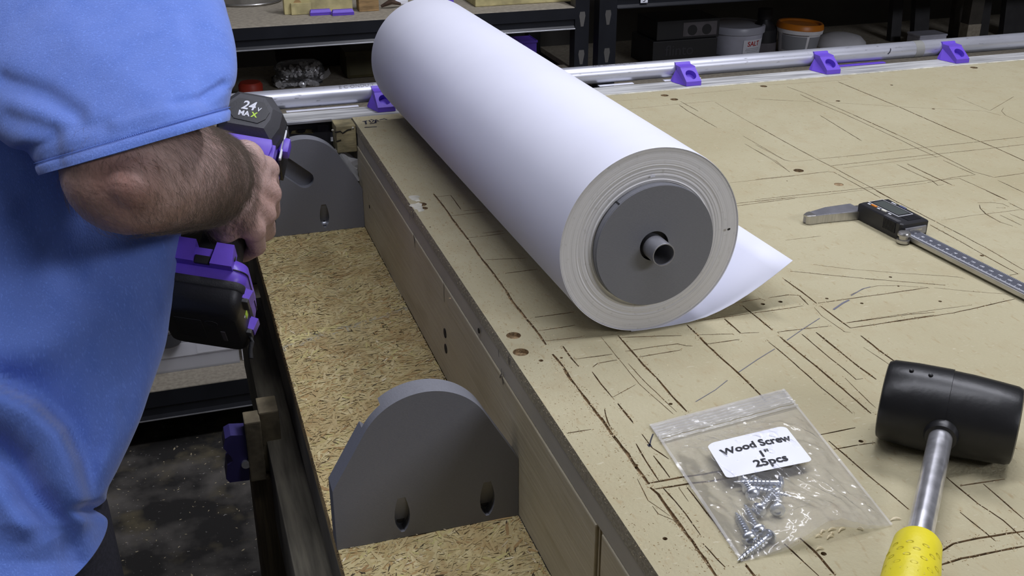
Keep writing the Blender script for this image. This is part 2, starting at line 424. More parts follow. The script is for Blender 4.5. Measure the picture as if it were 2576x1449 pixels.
def _sink(v2, f2, cls, depths, outline, thick, to3d, back=True):
    vid, verts, faces, fm = {}, [], [], []
    def vert(i, c):
        k = (i, c)
        if k not in vid:
            d = depths[c]; x, y = v2[i]
            dd = 0.0 if d is None else (d(x, y) if callable(d) else d)
            vid[k] = len(verts); verts.append(Vector(to3d(x, y, dd)))
        return vid[k]
    edge = {}
    for f, c in zip(f2, cls):
        faces.append([vert(i, c) for i in f]); fm.append(0 if c == 0 else 1)
        for a, b in zip(f, list(f[1:]) + [f[0]]): edge[(a, b)] = c
    for (a, b), c in list(edge.items()):
        c2 = edge.get((b, a))
        if c2 is None or c2 == c or c < c2: continue
        faces.append([vert(b, c), vert(a, c), vert(a, c2), vert(b, c2)]); fm.append(1)
    if back:
        n = len(outline); s = len(verts)
        for x, y in outline: verts.append(Vector(to3d(x, y, 0)))
        for x, y in outline: verts.append(Vector(to3d(x, y, thick)))
        for k in range(n):
            j = (k + 1) % n
            faces.append([s + j, s + k, s + n + k, s + n + j]); fm.append(2)
        faces.append([s + n + k for k in range(n)][::-1]); fm.append(2)
    return verts, faces, fm
def plate_part(name, pp, mts, parent, world=True, smooth=None, label=None):
    verts, faces, fm = pp
    me = bpy.data.meshes.new(name); me.from_pydata([tuple(v) for v in verts], [], faces)
    for m_ in mts: me.materials.append(m_)
    for p, k in zip(me.polygons, fm): p.material_index = min(k, len(mts) - 1)
    bm = bmesh.new(); bm.from_mesh(me); bmesh.ops.remove_doubles(bm, verts=bm.verts[:], dist=1e-6)
    bmesh.ops.recalc_face_normals(bm, faces=bm.faces[:]); bm.to_mesh(me); bm.free()
    if world and parent is not None: me.transform(MATS[parent.name].inverted())
    me.update()
    return link(name, me, None, parent, smooth, label)
def text_geo(s, size, extrude=0.0003, shear=0.0, bold=0.0, align='CENTER', space=1.0, sub=False):
    c = bpy.data.curves.new('lettering', 'FONT'); c.body = s; c.size = size; c.extrude = extrude; c.shear = shear
    c.offset = bold; c.align_x = align; c.align_y = 'CENTER'; c.space_character = space; c.resolution_u = 3
    o = bpy.data.objects.new('lettering', c); COL.objects.link(o)
    dg = bpy.context.evaluated_depsgraph_get()
    me = bpy.data.meshes.new_from_object(o.evaluated_get(dg))
    g = ([v.co.copy() for v in me.vertices], [list(p.vertices) for p in me.polygons])
    bpy.data.objects.remove(o); bpy.data.curves.remove(c); bpy.data.meshes.remove(me)
    return g
def remesh(geos, voxel, iters=6, factor=0.5):
    me = bpy.data.meshes.new('tmp'); bm = BM(*geos); bm.to_mesh(me); bm.free()
    o = bpy.data.objects.new('tmp', me); COL.objects.link(o)
    r = o.modifiers.new('r', 'REMESH'); r.mode = 'VOXEL'; r.voxel_size = voxel
    s = o.modifiers.new('s', 'SMOOTH'); s.iterations = iters; s.factor = factor
    dg = bpy.context.evaluated_depsgraph_get()
    out = bpy.data.meshes.new_from_object(o.evaluated_get(dg))
    bpy.data.objects.remove(o); bpy.data.meshes.remove(me)
    return out
def strip(pts, w, nrm, lift=0.0002):
    """a flat stroke of ink along pts on a surface with normal nrm"""
    nrm = Vector(nrm).normalized(); pts = [Vector(p) + nrm * lift for p in pts]; L_, R_ = [], []
    for i, p in enumerate(pts):
        d = (pts[min(i + 1, len(pts) - 1)] - pts[max(i - 1, 0)]).normalized(); s = nrm.cross(d).normalized() * (w / 2)
        L_.append(p + s); R_.append(p - s)
    n = len(pts)
    return L_ + R_, [(i, i + 1, n + i + 1, n + i) for i in range(n - 1)]
def merge(geos):
    v, f = [], []
    for a, b in geos:
        s = len(v); v += list(a); f += [[i + s for i in q] for q in b]
    return v, f
# ------------------------------------------------------------------ the room
def structure(name, geo, mt):
    return solo(name, geo, mt, kind='structure')
structure('floor', box((-2.0, -2.0, -0.05), (3.6, 2.62, 0.0)), M['floor'])
structure('wall_back', box((-2.0, 2.62, -0.05), (3.6, 2.72, 2.55)), M['wall'])
structure('wall_left', box((-2.1, -2.0, -0.05), (-2.0, 2.72, 2.55)), M['wall_pale'])
structure('wall_right', box((3.6, -2.0, -0.05), (3.7, 2.72, 2.55)), M['wall_pale'])
structure('wall_front', box((-2.1, -2.1, -0.05), (3.7, -2.0, 2.55)), M['wall_pale'])
structure('ceiling', box((-2.1, -2.1, 2.5), (3.7, 2.72, 2.6)), M['ceil'])

# ------------------------------------------------------------------ the bench
EX, RY = 0.2083, 1.293        # left and rear edge of the bench top
OSB_Z = T - 0.1245
bench = thing('workbench', 'long wooden workbench with a router-scored fibreboard top and lower strand board ledge', 'workbench', (0.6, 0.6, 0))
X1, Y0 = 2.3, -0.25

def Zf(x0, y0, s): return lambda pts: [(x0 + x * s, y0 + y * s) for x, y in pts]
z5, z6, z7, z8, ze = Zf(1900, 130, .2624), Zf(1400, 180, .2346), Zf(1976, 480, .2346), Zf(1750, 700, .2346), Zf(1200, 750, .2346)
zf, zg, z3 = Zf(1300, 1050, .2753), Zf(1500, 850, .4177), Zf(1400, 0, .4565)
G = []                        # router passes: (points in the photograph, width in m, depth in m)
def g(z, w, *lines, d=0.0016):
    for l in lines: G.append((z(l), w, d))
W1, W2, W3 = .0015, .0010, .0006
g(z5, W1, [(795,290),(1380,530),(1880,750),(2300,920),(2576,1045),(3000,1236)], [(1455,1075),(1680,1185),(1890,1280)], [(940,605),(1360,795)])
g(z5, W2, [(300,335),(480,400),(680,490),(940,605)], [(1360,795),(1600,905),(1830,1020),(2090,1150),(2290,1205),(2576,1165)],
  [(430,410),(620,500),(840,590),(1400,850),(1570,935),(1740,1010)], [(0,705),(330,890),(590,1030),(720,1095),(1000,1245),(1110,1300),(1370,1448)],
  [(590,1030),(1000,990),(1550,925),(2100,868),(2576,815)], [(720,1095),(1200,1040),(1700,985),(2230,930),(2576,890)],
  [(0,1225),(400,1185),(690,1150),(750,1155),(1000,1290),(1200,1400)], [(1355,1080),(1500,1150),(1690,1235),(1750,1280),(1800,1275)],
  [(1800,1040),(1950,1110),(2110,1180),(1900,1205),(1650,1255)], [(0,1420),(400,1375),(800,1335),(1120,1300),(1700,1230)],
  [(1800,1230),(1960,1215),(2050,1255),(2250,1345),(2420,1425)], [(2330,1235),(2576,1350)], [(620,610),(1020,855)])
g(z5, W3, [(840,1115),(1300,1060),(1800,1000)], [(0,1440),(600,1380),(1000,1330),(1640,1262)], [(0,455),(500,478),(1000,502),(1400,530),(1800,548),(2200,570),(2350,610)],
  [(1930,435),(2250,565)], [(2250,565),(2480,430)], [(2380,540),(2360,570),(2400,610),(2576,690)], [(0,890),(280,1040),(370,1055),(560,1035)],
  [(0,940),(200,1050),(330,1155)], [(0,325),(300,310),(600,290),(900,268)], d=.0007)
g(z6, W3, [(590,320),(980,290)], [(1380,245),(1980,190)], [(740,405),(1000,380),(1300,350),(1700,315)], [(1700,330),(2100,560),(2557,815)],
  [(2000,690),(2440,945),(2510,960)], [(2020,775),(2300,940),(2500,1075)], [(2100,290),(2557,315)], [(1850,1195),(2557,1118)], d=.0007)
g(z6, W2, [(1330,320),(1520,425)], [(1310,355),(1420,430),(1720,600)], [(1920,1415),(2557,1345)], [(1930,1440),(2557,1360)])
g(z7, W2, [(970,0),(1180,110),(1550,300),(1900,480),(2200,640),(2450,790),(2557,850)], [(1550,365),(1850,530),(2200,730),(2490,890),(2400,905)],
  [(2060,130),(2200,125),(2330,140),(2390,170)], [(2080,150),(2090,190),(2150,250),(2300,335),(2440,380)], [(2260,180),(2360,185)], [(2300,260),(2530,370)],
  [(2410,250),(2557,310)], [(2150,0),(2360,95)], [(2400,130),(2557,210)], [(50,860),(380,895),(840,940),(1200,970),(1720,1012)])
g(z7, W3, [(1680,315),(2000,265),(2300,230),(2530,200)], [(0,530),(380,485)], [(290,790),(700,840),(1250,885),(1700,912),(1850,925),(1910,940)],
  [(700,1115),(850,1045),(1000,1018),(1200,1015),(1530,1038)], [(1600,1040),(2000,1080),(2400,1110)], d=.0008)
g(z7, W2, [(350,1205),(700,1155),(1100,1100),(1530,1038)], [(850,1449),(1300,1385),(1800,1310),(2460,1160)])
g(z7, W3, [(650,1415),(1000,1360),(1500,1290),(2000,1225)])
g(z8, W1, [(940,5),(1130,140),(1300,270)], [(1340,300),(1500,420),(1660,535)], [(505,295),(620,390),(820,555)], [(0,590),(100,700),(180,770),(320,895),(450,1010),(690,1245),(760,1330)],
  [(900,625),(1100,790),(1300,950),(1500,1120),(1880,1449)], [(1290,580),(1500,750),(1750,950),(1935,1085)], [(1770,615),(1960,765),(2180,925)], [(310,435),(480,590)])
g(z8, W2, [(1660,535),(1900,500),(2350,425),(2557,395)], [(480,590),(680,582)], [(0,455),(400,405),(640,370),(1000,320),(1150,295)],
  [(400,270),(700,220),(740,235)], [(780,210),(1000,178),(1110,185),(1210,285)], [(40,605),(390,597)], [(130,705),(470,655)], [(870,578),(1100,550),(1440,512)],
  [(1140,600),(1440,855),(1600,980),(1720,1085),(1800,1075)], [(1600,480),(1900,440),(2300,385),(2557,365)], [(780,680),(1000,860),(1300,1130),(1680,1449)])
g(z8, W3, [(1270,310),(1350,400),(1600,575),(1660,580)], [(1800,740),(1950,840),(2100,940)], [(1600,1070),(1740,1210),(1930,1390)], d=.0006)
g(ze, .0021, [(330,-60),(350,0),(490,175),(620,330),(740,500)], [(810,600),(920,730)], [(920,730),(1000,870),(1070,950)], [(1070,950),(1230,1165)], [(1230,1165),(1350,1320),(1440,1449)], d=.002)
g(ze, W1, [(920,515),(1010,640),(1090,735)], [(1510,400),(1660,570),(1780,710),(1930,860),(2100,1060),(2250,1215)], [(2250,285),(2360,390),(2470,500)], [(1510,1130),(1680,1345)])
g(ze, W2, [(1050,655),(1450,600)], [(1240,740),(1290,700),(1500,662)], [(1230,790),(1330,920),(1450,1065)], [(1540,420),(2190,400)], [(1590,570),(1900,520),(2150,490),(2240,510),(2310,515)],
  [(1740,630),(2180,558)], [(660,350),(900,315),(1050,290)], [(620,205),(1040,150)], [(740,460),(1130,415)], [(1365,1190),(1400,1330),(1440,1400)])
g(ze, W3, [(1450,1065),(1700,930)], [(1330,420),(1500,630),(1740,920),(2100,1240)], [(1620,700),(1800,900),(2140,1220)], d=.0005)
g(zf, .0022, [(770,0),(860,140),(1010,330),(1100,470),(1210,610)], [(1220,640),(1290,700),(1400,860),(1500,1000),(1610,1140),(1720,1300),(1820,1449)], d=.002)
g(zf, W2, [(1090,240),(1180,400),(1300,580)], [(1140,150),(1240,280),(1390,380)], [(1250,350),(1400,550)], [(1330,640),(1450,770),(1540,880),(1680,1075)],
  [(1560,640),(1680,800),(1800,950),(1980,1200)], [(410,120),(460,145),(680,110)], [(1700,1150),(1900,1370)], [(2090,1340),(2180,1449)])
g(zf, W1, [(1200,605),(1330,580),(1510,545),(1700,520),(2000,470)], [(1250,655),(1400,632),(1600,600),(1750,585),(2000,545)])
g(zf, W3, [(1480,640),(1570,770)], [(1240,810),(1290,880),(1480,960)], [(1100,560),(1200,760),(1400,900)], d=.0006)
g(zg, W1, [(1225,1205),(1310,1280),(1440,1430)], [(900,1370),(950,1434)], [(2050,1300),(2150,1240),(2300,1205),(2576,1165)], [(2060,1370),(2200,1330),(2576,1255)])
g(zg, W2, [(1130,1240),(1240,1340),(1340,1434)], [(2110,840),(2300,1000),(2450,1100),(2576,1210)], [(2330,880),(2576,1090)], [(1340,585),(1560,540)], [(1430,670),(1680,630)],
  [(2190,890),(2460,850)], [(2190,1050),(2400,1220)], [(1400,620),(1560,760),(1700,880),(1880,1030)])
# passes that run on under the roll, read from the shaded strip on its left
zs = Zf(1000, 480, .1941)
g(zs, .0018, [(470,40),(640,260),(720,380),(880,585),(930,650),(1080,870),(1220,1040),(1400,1290),(1500,1440)], d=.002)
g(zs, W2, [(510,78),(690,58),(820,240)], [(690,325),(1130,275)], [(850,260),(1090,240)], [(890,612),(1060,595),(1390,550)], [(1100,550),(1370,520)], [(1140,895),(1690,870)], [(1400,1070),(1820,1015)])

def resample(pts, step):
    out = [pts[0]]
    for a, b in zip(pts, pts[1:]):
        n = max(1, int((b - a).length / step))
        out += [a.lerp(b, k / n) for k in range(1, n + 1)]
    return out
rnd = random.Random(3)
outline = [(EX, Y0), (X1, Y0), (X1, RY), (EX, RY)]
V2 = [Vector(p) for p in outline]; FIN = [[0, 1, 2, 3]]; DEP = [None]
GLINES = []
for px, w, d in G:
    pts = resample([PZ(*p).to_2d() for p in px], 0.007)
    GLINES.append((pts, w))
    prev = None; s0 = len(V2)
    for i, p in enumerate(pts):
        t = (pts[min(i + 1, len(pts) - 1)] - pts[max(i - 1, 0)])
        t = t.normalized() if t.length > 1e-9 else Vector((1, 0))
        nrm = Vector((-t.y, t.x)); c = p + nrm * rnd.gauss(0, .00011)
        h = w / 2 * rnd.uniform(.75, 1.18) * (0.6 if i in (0, len(pts) - 1) else 1)
        V2 += [c + nrm * h, c - nrm * h]
    for i in range(len(pts) - 1):
        a = s0 + 2 * i; q = [a, a + 1, a + 3, a + 2]
        if all(EX + .001 < V2[k].x < X1 - .001 and Y0 < V2[k].y < RY - .001 for k in q):
            FIN.append(q); DEP.append(d * rnd.uniform(.8, 1.1))
HOLES = [(1292, 844, .0055, .004), (1310, 886, .0058, .003), (1361, 907, .0017, .009), (1412, 900, .0012, .006), (1060, 514, .0052, .004), (1066, 524, .004, .002),
         (1672, 240, .0052, .008), (1696, 250, .0052, .003), (1921, 217, .0048, .008), (2009, 429, .0054, .008), (2450, 170, .0055, .006), (2108, 254, .003, .006),
         (2110, 464, .0048, .0006), (1919, 765, .0018, .008), (1963, 759, .0018, .008), (2348, 274, .002, .006), (2243, 214, .002, .005), (1687, 1016, .0014, .006),
         (2166, 1110, .0016, .006), (2240, 697, .0014, .006), (2080, 751, .0014, .005), (2168, 763, .0014, .005), (2365, 758, .0014, .006), (2470, 643, .0018, .006),
         (1980, 455, .0008, .003), (2260, 720, .001, .004), (1600, 1170, .0013, .005), (1673, 1355, .0014, .005), (2072, 1393, .0016, .005), (1082, 571, .001, .004), (1132, 740, .001, .004)]
for u, v, r, d in HOLES:
    c = PZ(u, v).to_2d(); s = len(V2); n = 18 if r > .003 else 10
    V2 += [c + Vector((math.cos(2 * math.pi * k / n), math.sin(2 * math.pi * k / n))) * r for k in range(n)]
    FIN.append(list(range(s, s + n))); DEP.append(d)
v2, _, f2, _, _, fo = delaunay_2d_cdt(V2, [], FIN, 1, 1e-5)
order = sorted(range(len(DEP)), key=lambda k: DEP[k] or 0); cls = []
for o_ in fo:
    c = 0
    for k in o_:
        if (DEP[k] or 0) > (DEP[c] or 0): c = k
    cls.append(c)
# few depth classes so that neighbouring floor pieces join
LEV = [None, .0005, .0008, .0016, .002, .0035, .006, .0085]
cl = [0 if c == 0 else min(range(1, len(LEV)), key=lambda k: abs(LEV[k] - DEP[c])) for c in cls]
MT = .0115
spoil = plate_part('spoilboard', _sink(v2, f2, cl, LEV, outline, MT, lambda x, y, d: (x, y, T - d)), [M['mdf'], M['mdf_cut'], M['mdf_edge']], bench)

# side of the bench: smooth band under the board, plywood panel, the splintered joint low on the right
part('edge_band', rbox((EX + .0006, Y0, T - .0285), (EX + .02, RY, T - MT), .0008), M['band'], bench, world=True)
yj = PX(1497, 1380, EX).y
part('side_panel', rbox((EX - .0004, yj, T - .1247), (EX + .018, RY - .002, T - .0287), .001), M['ply'], bench, world=True)
part('side_panel', rbox((EX - .0002, Y0, T - .1247), (EX + .018, yj - .009, T - .0287), .001), M['ply'], bench, world=True)
part('splintered_joint', merge([box((EX + .001 + .001 * k % .002, yj - .009 + .0023 * k, T - .124), (EX + .016, yj - .009 + .0023 * k + .0017, T - .0289 - .004 * (k % 2))) for k in range(4)]), M['ply_raw'], bench, world=True)
part('rear_panel', rbox((EX + .03, RY - .04, T - .125), (X1, RY - .02, T - MT), .001), M['ply'], bench, world=True)
part('under_panel', rbox((EX + .02, Y0, T - .15), (X1, RY - .02, T - .125), .001), M['ply'], bench, world=True)
def on_side(pts, w, name='pencil_mark', m_='pencil'):
    part(name, strip([PX(u, v, EX - .0005) for u, v in pts], w, (-1, 0, 0), .0003), M[m_], bench, world=True)
on_side([(1042, 585), (1043, 600), (1044, 622)], .0011, m_='ink'); on_side([(1041, 590), (1044, 612)], .0015, m_='ink')
on_side([(1262, 927), (1263, 945), (1266, 968)], .0010, m_='ink'); on_side([(1262, 940), (1258, 950)], .0009, m_='ink'); on_side([(1263, 942), (1268, 965)], .0009, m_='ink')
on_side([(1031, 537), (1032, 553)], .0009, m_='ink'); on_side([(1039, 527), (1040, 548)], .0012, m_='ink')
on_side([(1255, 880), (1256, 898)], .0010, m_='ink'); on_side([(1280, 896), (1281, 917)], .0014, m_='ink')
for pts in ([(918, 365), (919, 385)], [(931, 410), (932, 424)], [(927, 489), (928, 504)], [(1117, 705), (1118, 760)]):
    on_side(pts, .0009, m_='crack')
for u, v in ((1120, 838), (1122, 877), (930, 520), (1205, 832)):
    c = PX(u, v, EX - .0004); r = .0045 if v > 830 and u < 1200 else .0022
    part('screw_hole', xf(lathe([(r, -.0002), (r * .96, .0004), (r * .55, .00035)], 18, 'X'), Matrix.Translation(c + Vector((-.0003, 0, 0)))), M['crack'], bench, world=True)
# filler blobs and a marker scrawl on the top
for u, v, r in ((1040, 497, .006), (1046, 503, .004), (1050, 519, .007), (1058, 528, .004)):
    c = PZ(u, v); rr = [r * rnd.uniform(.6, 1.2) for _ in range(11)]
    pts = [c + Vector((math.cos(k * .571) * rr[k], math.sin(k * .571) * rr[k] * 1.4, 0)) for k in range(11)]
    part('filler_smear', ([p + Vector((0, 0, .0001)) for p in pts] + [c + (p - c) * .6 + Vector((0, 0, .0007)) for p in pts] + [c + Vector((0, 0, .0009))],
         [(k, (k + 1) % 11, 11 + (k + 1) % 11, 11 + k) for k in range(11)] + [(11 + k, 11 + (k + 1) % 11, 22) for k in range(11)]), M['white_chip'], bench, smooth=60, world=True)
def on_top(pts, w, m_='ink', name='marker_mark'):
    part(name, strip([PZ(u, v) for u, v in pts], w, (0, 0, 1), .00025), M[m_], bench, world=True)
for pts in ([(912, 306), (924, 304)], [(919, 305), (921, 313)], [(928, 303), (934, 309), (941, 303), (932, 301)], [(944, 309), (946, 301), (952, 305), (944, 306)], [(955, 302), (966, 299), (974, 301)], [(930, 312), (948, 309)], [(917, 321), (948, 319)]):
    on_top(pts, .0022)
for pts, w in (([(2097, 779), (2120, 763), (2136, 755)], .0016), ([(2141, 744), (2170, 727), (2190, 722)], .0008), ([(1858, 937), (1905, 905), (1949, 878)], .0006), ([(1750, 1011), (1800, 981), (1830, 957)], .0005), ([(1980, 856), (2020, 828), (2062, 801)], .0006)):
    on_top(pts, w, 'pencil', 'pencil_mark')
on_top([(1643, 1092), (1637, 1108), (1634, 1122)], .0009); on_top([(1632, 1118), (1636, 1124)], .0022)

# strip behind the board that carries the conduit; its bright metal lip; corner block
sx0 = .118
part('rear_strip', rbox((sx0, RY + .0015, T - .0024), (X1, RY + .044, T - .0002), .0008), M['weathered'], bench, world=True)
part('strip_edge', rbox((.118, RY - .0015, T - .0026), (.1835, RY + .0012, T + .0006), .0004), M['alu'], bench, world=True)
part('strip_edge', rbox((EX + .06, RY + .0004, T - .005), (X1, RY + .0042, T + .0005), .0004), M['white_chip'], bench, world=True)
cb = rbox((.1835, RY - .030, T - .034), (EX - .001, RY + .001, T - .0012), .0012)
part('strip_back', rbox((sx0, RY + .046, T - .030), (X1, RY + .085, T - .012), .001), M['lumber'], bench, world=True)
part('corner_block', cb, M['block'], bench, world=True)
for pts in ([(842, 333), (856, 330), (862, 335), (874, 327), (884, 325)], [(846, 356), (858, 352)]):
    part('crack', strip([PY(u, v, RY - .0303) for u, v in pts], .0014, (0, -1, 0), .0002), M['crack'], bench, world=True)
for u, v in ((837, 328), (888, 322)):
    part('white_chip', xf(lathe([(.0006, 0), (.0015, .0006), (.0007, .0012)], 8, 'Y'), Matrix.Translation(PY(u, v, RY - .031))), M['white_chip'], bench, world=True)

# strand board ledge: a slab and its strands
OX0, OX1, OY0, OY1 = .0730, EX - .0006, Y0, 1.268
part('ledge_board', box((OX0, OY0, OSB_Z - .018), (OX1, OY1, OSB_Z - .0012)), M['osb_base'], bench, world=True)
PAL = [((.48, .395, .195), 40), ((.52, .435, .225), 26), ((.43, .34, .155), 18), ((.56, .475, .26), 9), ((.38, .26, .11), 7), ((.30, .19, .08), 2), ((.050, .038, .024), 4.2), ((.66, .58, .40), 2), ((.49, .43, .18), 5)]
tot = sum(w for _, w in PAL)
def pick(r):
    x = r.random() * tot
    for c, w in PAL:
        x -= w
        if x <= 0: return c
    return PAL[0][0]
def strands(n, y0, y1, seed):
    r = random.Random(seed); vs, fs, cs = [], [], []
    for i in range(n):
        L_, w = (r.uniform(.012, .034), r.uniform(.003, .0075)) if i < n * .45 else (r.uniform(.005, .022), r.uniform(.0008, .0034)); c = pick(r); x, y = r.uniform(OX0, OX1), r.uniform(y0, y1)
        yj = .985 + (x - .14) * .35
        if c[0] >= .1 and c[0] < .65 and abs(y - yj) < .010 and r.random() < .55: c = (.40, .37, .26) if y < yj else (.60, .53, .24)
        if c[0] < .1: L_, w = r.uniform(.002, .007), r.uniform(.0004, .0012)
        if c[0] > .65: L_, w = r.uniform(.003, .009), r.uniform(.0008, .002)
        a = r.gauss(.5, .75); z = OSB_Z - .0012 + .0012 * (i / n) if c[0] >= .1 else OSB_Z + .0001
        t, s = Vector((math.cos(a), math.sin(a), 0)), Vector((-math.sin(a), math.cos(a), 0)); k = len(vs); j = r.uniform(-.3, .3)
        p = Vector((x, y, z)); tz = r.uniform(-.0003, .0003)
        quad = [p - t * L_ / 2 - s * w * .3, p + s * -w / 2, p + t * L_ / 2 - s * w * .35, p + t * L_ * .52 + s * w * .2, p + s * w / 2 + t * L_ * j * .4, p - t * L_ * .5 + s * w * .35]
        for q in quad:
            q.x = min(max(q.x, OX0), OX1); q.y = min(max(q.y, y0), y1)
        quad[0].z += tz; quad[5].z += tz; quad[2].z -= tz; quad[3].z -= tz
        vs += quad; fs.append(tuple(range(k, k + 6))); b = r.uniform(.93, 1.06); cs.append(tuple(x_ * b for x_ in c))
    o = part('strands', (vs, fs), M['osb'], bench, world=True, kind='stuff')
    ca = o.data.color_attributes.new('tint', 'FLOAT_COLOR', 'CORNER')
    k = 0
    for p, c in zip(o.data.polygons, cs):
        for _ in p.loop_indices: ca.data[k].color = (*c, 1); k += 1
strands(22000, .28, OY1, 11)
# rail under the ledge edge, lower rail, legs and the doubled beam ends
part('ledge_rail', rbox((OX0 - .0002, OY0, OSB_Z - .062), (OX0 + .03, OY1 - .01, OSB_Z - .0185), .001), M['lumber'], bench, world=True)
part('lower_rail', rbox((.046, -.1, OSB_Z - .165), (.082, 1.24, OSB_Z - .074), .002), M['lumber'], bench, world=True)
yb = .90
def endbox(u0, v0, u1, v1, y, depth, m_, name):
    a, b = PY(u0, v0, y), PY(u1, v1, y)
    part(name, rbox((a.x, y, b.z), (b.x, y + depth, a.z), .0015), M[m_], bench, world=True)
endbox(614, 1066, 672, 1208, yb, .022, 'endgrain', 'beam_end')
endbox(650, 1040, 716, 1180, yb + .012, .030, 'endgrain', 'beam_end')
a, b = PY(634, 1210, yb + .006), PY(722, 1300, yb + .006)
part('leg', rbox((a.x, yb + .006, 0), (b.x, yb + .075, a.z), .002), M['lumber_v'], bench, world=True)
part('leg', rbox((EX + .02, .1, 0), (EX + .11, .19, T - .15), .002), M['lumber_v'], bench, world=True)
part('leg', rbox((2.1, .1, 0), (2.19, .19, T - .15), .002), M['lumber_v'], bench, world=True)
part('leg', rbox((EX + .03, 1.1, 0), (EX + .12, 1.19, T - .15), .002), M['lumber_v'], bench, world=True)
part('leg', rbox((2.1, 1.1, 0), (2.19, 1.19, T - .15), .002), M['lumber_v'], bench, world=True)
part('cross_beam', rbox((b.x, yb + .02, OSB_Z - .165), (EX + .1, yb + .06, OSB_Z - .075), .002), M['lumber'], bench, world=True)
part('cross_beam', rbox((.05, RY + .002, T - .205), (EX + .1, RY + .050, T - .1352), .002), M['lumber'], bench, world=True)
part('cross_beam', rbox((.05, .2, OSB_Z - .165), (EX + .1, .24, OSB_Z - .075), .002), M['lumber'], bench, world=True)

# fine dust and crumbs: along the passes, along the edge, on the ledge
def crumbs(name, pts, size, m_, seed, parent=bench):
    r = random.Random(seed); vs, fs = [], []
    for p in pts:
        s = size * r.uniform(.35, 1.3); k = len(vs); a = r.uniform(0, 6.28); l = r.uniform(.8, 2.6)
        t, n = Vector((math.cos(a), math.sin(a), 0)) * s * l, Vector((-math.sin(a), math.cos(a), 0)) * s * .6
        vs += [p - t, p + n, p + t, p - n, p + Vector((0, 0, s * .8))]
        fs += [(k, k + 1, k + 4), (k + 1, k + 2, k + 4), (k + 2, k + 3, k + 4), (k + 3, k, k + 4)]
    part(name, (vs, fs), M[m_], parent, world=True, kind='stuff')
r = random.Random(21); ps, pp = [], []
for pts, w in GLINES:
    k = w / .0011
    for p in pts:
        for _ in range(int(4 * k * k * (2.2 if p.y < .8 else .8) * r.random())):
            q = p + Vector((r.gauss(0, .0012 * k), r.gauss(0, .0015 * k)))
            if q.x > EX + .0005: (ps if r.random() < .8 else pp).append(Vector((q.x, q.y, T + .00005)))
for _ in range(1400):
    y = r.uniform(.3, RY); ps.append(Vector((EX + .002 + abs(r.gauss(0, .02)), y, T + .00005)))
for _ in range(900): pp.append(Vector((EX + r.random() ** 1.5 * .55, r.uniform(.32, 1.25), T + .00005)))
crumbs('sawdust', ps, .00034, 'crumb', 1); crumbs('pale_sawdust', pp, .0005, 'crumb_pale', 2)
fz = [Vector((EX - .0003 + r.gauss(0, .0004), r.uniform(.3, RY), T - abs(r.gauss(0, .003)))) for _ in range(1500)]
crumbs('edge_fuzz', fz, .00022, 'crumb_pale', 3)
ol = [Vector((r.uniform(OX0, OX1), r.uniform(.28, .64), OSB_Z + .0002)) for _ in range(700)] + [Vector((OX1 - abs(r.gauss(0, .008)), r.uniform(.3, 1.2), OSB_Z + .0002)) for _ in range(900)] + [Vector((r.uniform(OX0, OX1), r.uniform(.64, 1.2), OSB_Z + .0002)) for _ in range(500)]
crumbs('ledge_sawdust', ol, .0007, 'crumb_pale', 4)
le = [Vector((OX0 - .0004, r.uniform(.3, 1.2), OSB_Z - .001 - abs(r.gauss(0, .002)))) for _ in range(1200)]
crumbs('ledge_fuzz', le, .0004, 'crumb', 5)
# ------------------------------------------------------------------ paper roll, its end cap and the steel tube through it
RR, RL = .0707, .612
rm = Matrix.Translation((.316, .662, T + .0003)) @ Matrix.Rotation(.0224, 4, 'Z')
roll = thing('paper_roll', 'large roll of plain white paper lying across the bench with its end sheet curling out', 'paper roll', mat4=rm)
r = random.Random(5)
prof = [(.040, .010), (.040, .0004)]
k = .0405
while k < RR - .0016:
    amp = .0009 if k < .050 else (.0006 if k < .058 else .00025)
    prof.append((k, r.uniform(-amp, amp) * .6)); k += r.uniform(.0004, .0011) if k < .058 else r.uniform(.0009, .002)
prof += [(RR - .0012, .0001), (RR - .0009, .0006), (RR - .0008, -.0003), (RR - .0003, -.0004), (RR - .0001, .0006), (RR, .002)]
prof += [(RR, RL * t) for t in (.25, .5, .75)] + [(RR, RL - .002), (RR - .0006, RL), (.040, RL - .001), (.040, RL - .02)]
def lathe_y(prof, n=128):
    v, f = [], []
    for rr_, h in prof:
        for q in range(n):
            a = 2 * math.pi * q / n; v.append((rr_ * math.cos(a), h, rr_ * math.sin(a)))
    for i in range(len(prof) - 1):
        for q in range(n):
            a, b = i * n + q, i * n + (q + 1) % n; f.append((a, a + n, b + n, b))
    return v, f
m_end, nt, b_ = nodes('paper_roll_edges'); Ln = nt.links.new
tc = nt.nodes.new('ShaderNodeTexCoord'); sp = nt.nodes.new('ShaderNodeSeparateXYZ'); Ln(tc.outputs['Object'], sp.inputs[0])
cx_ = nt.nodes.new('ShaderNodeCombineXYZ'); Ln(sp.outputs['X'], cx_.inputs[0])
sub = nt.nodes.new('ShaderNodeMath'); sub.operation = 'SUBTRACT'; sub.inputs[1].default_value = 0.0; Ln(sp.outputs['Z'], sub.inputs[0]); Ln(sub.outputs[0], cx_.inputs[2])
ln = nt.nodes.new('ShaderNodeVectorMath'); ln.operation = 'LENGTH'; Ln(cx_.outputs[0], ln.inputs[0])
n1 = nt.nodes.new('ShaderNodeTexNoise'); n1.noise_dimensions = '1D'; n1.inputs['Scale'].default_value = 900; n1.inputs['Detail'].default_value = 5; Ln(ln.outputs['Value'], n1.inputs['W'])
rp = nt.nodes.new('ShaderNodeValToRGB'); rp.color_ramp.elements[0].position = .3; rp.color_ramp.elements[0].color = (.60, .59, .585, 1); rp.color_ramp.elements[1].position = .62; rp.color_ramp.elements[1].color = (.70, .69, .69, 1)
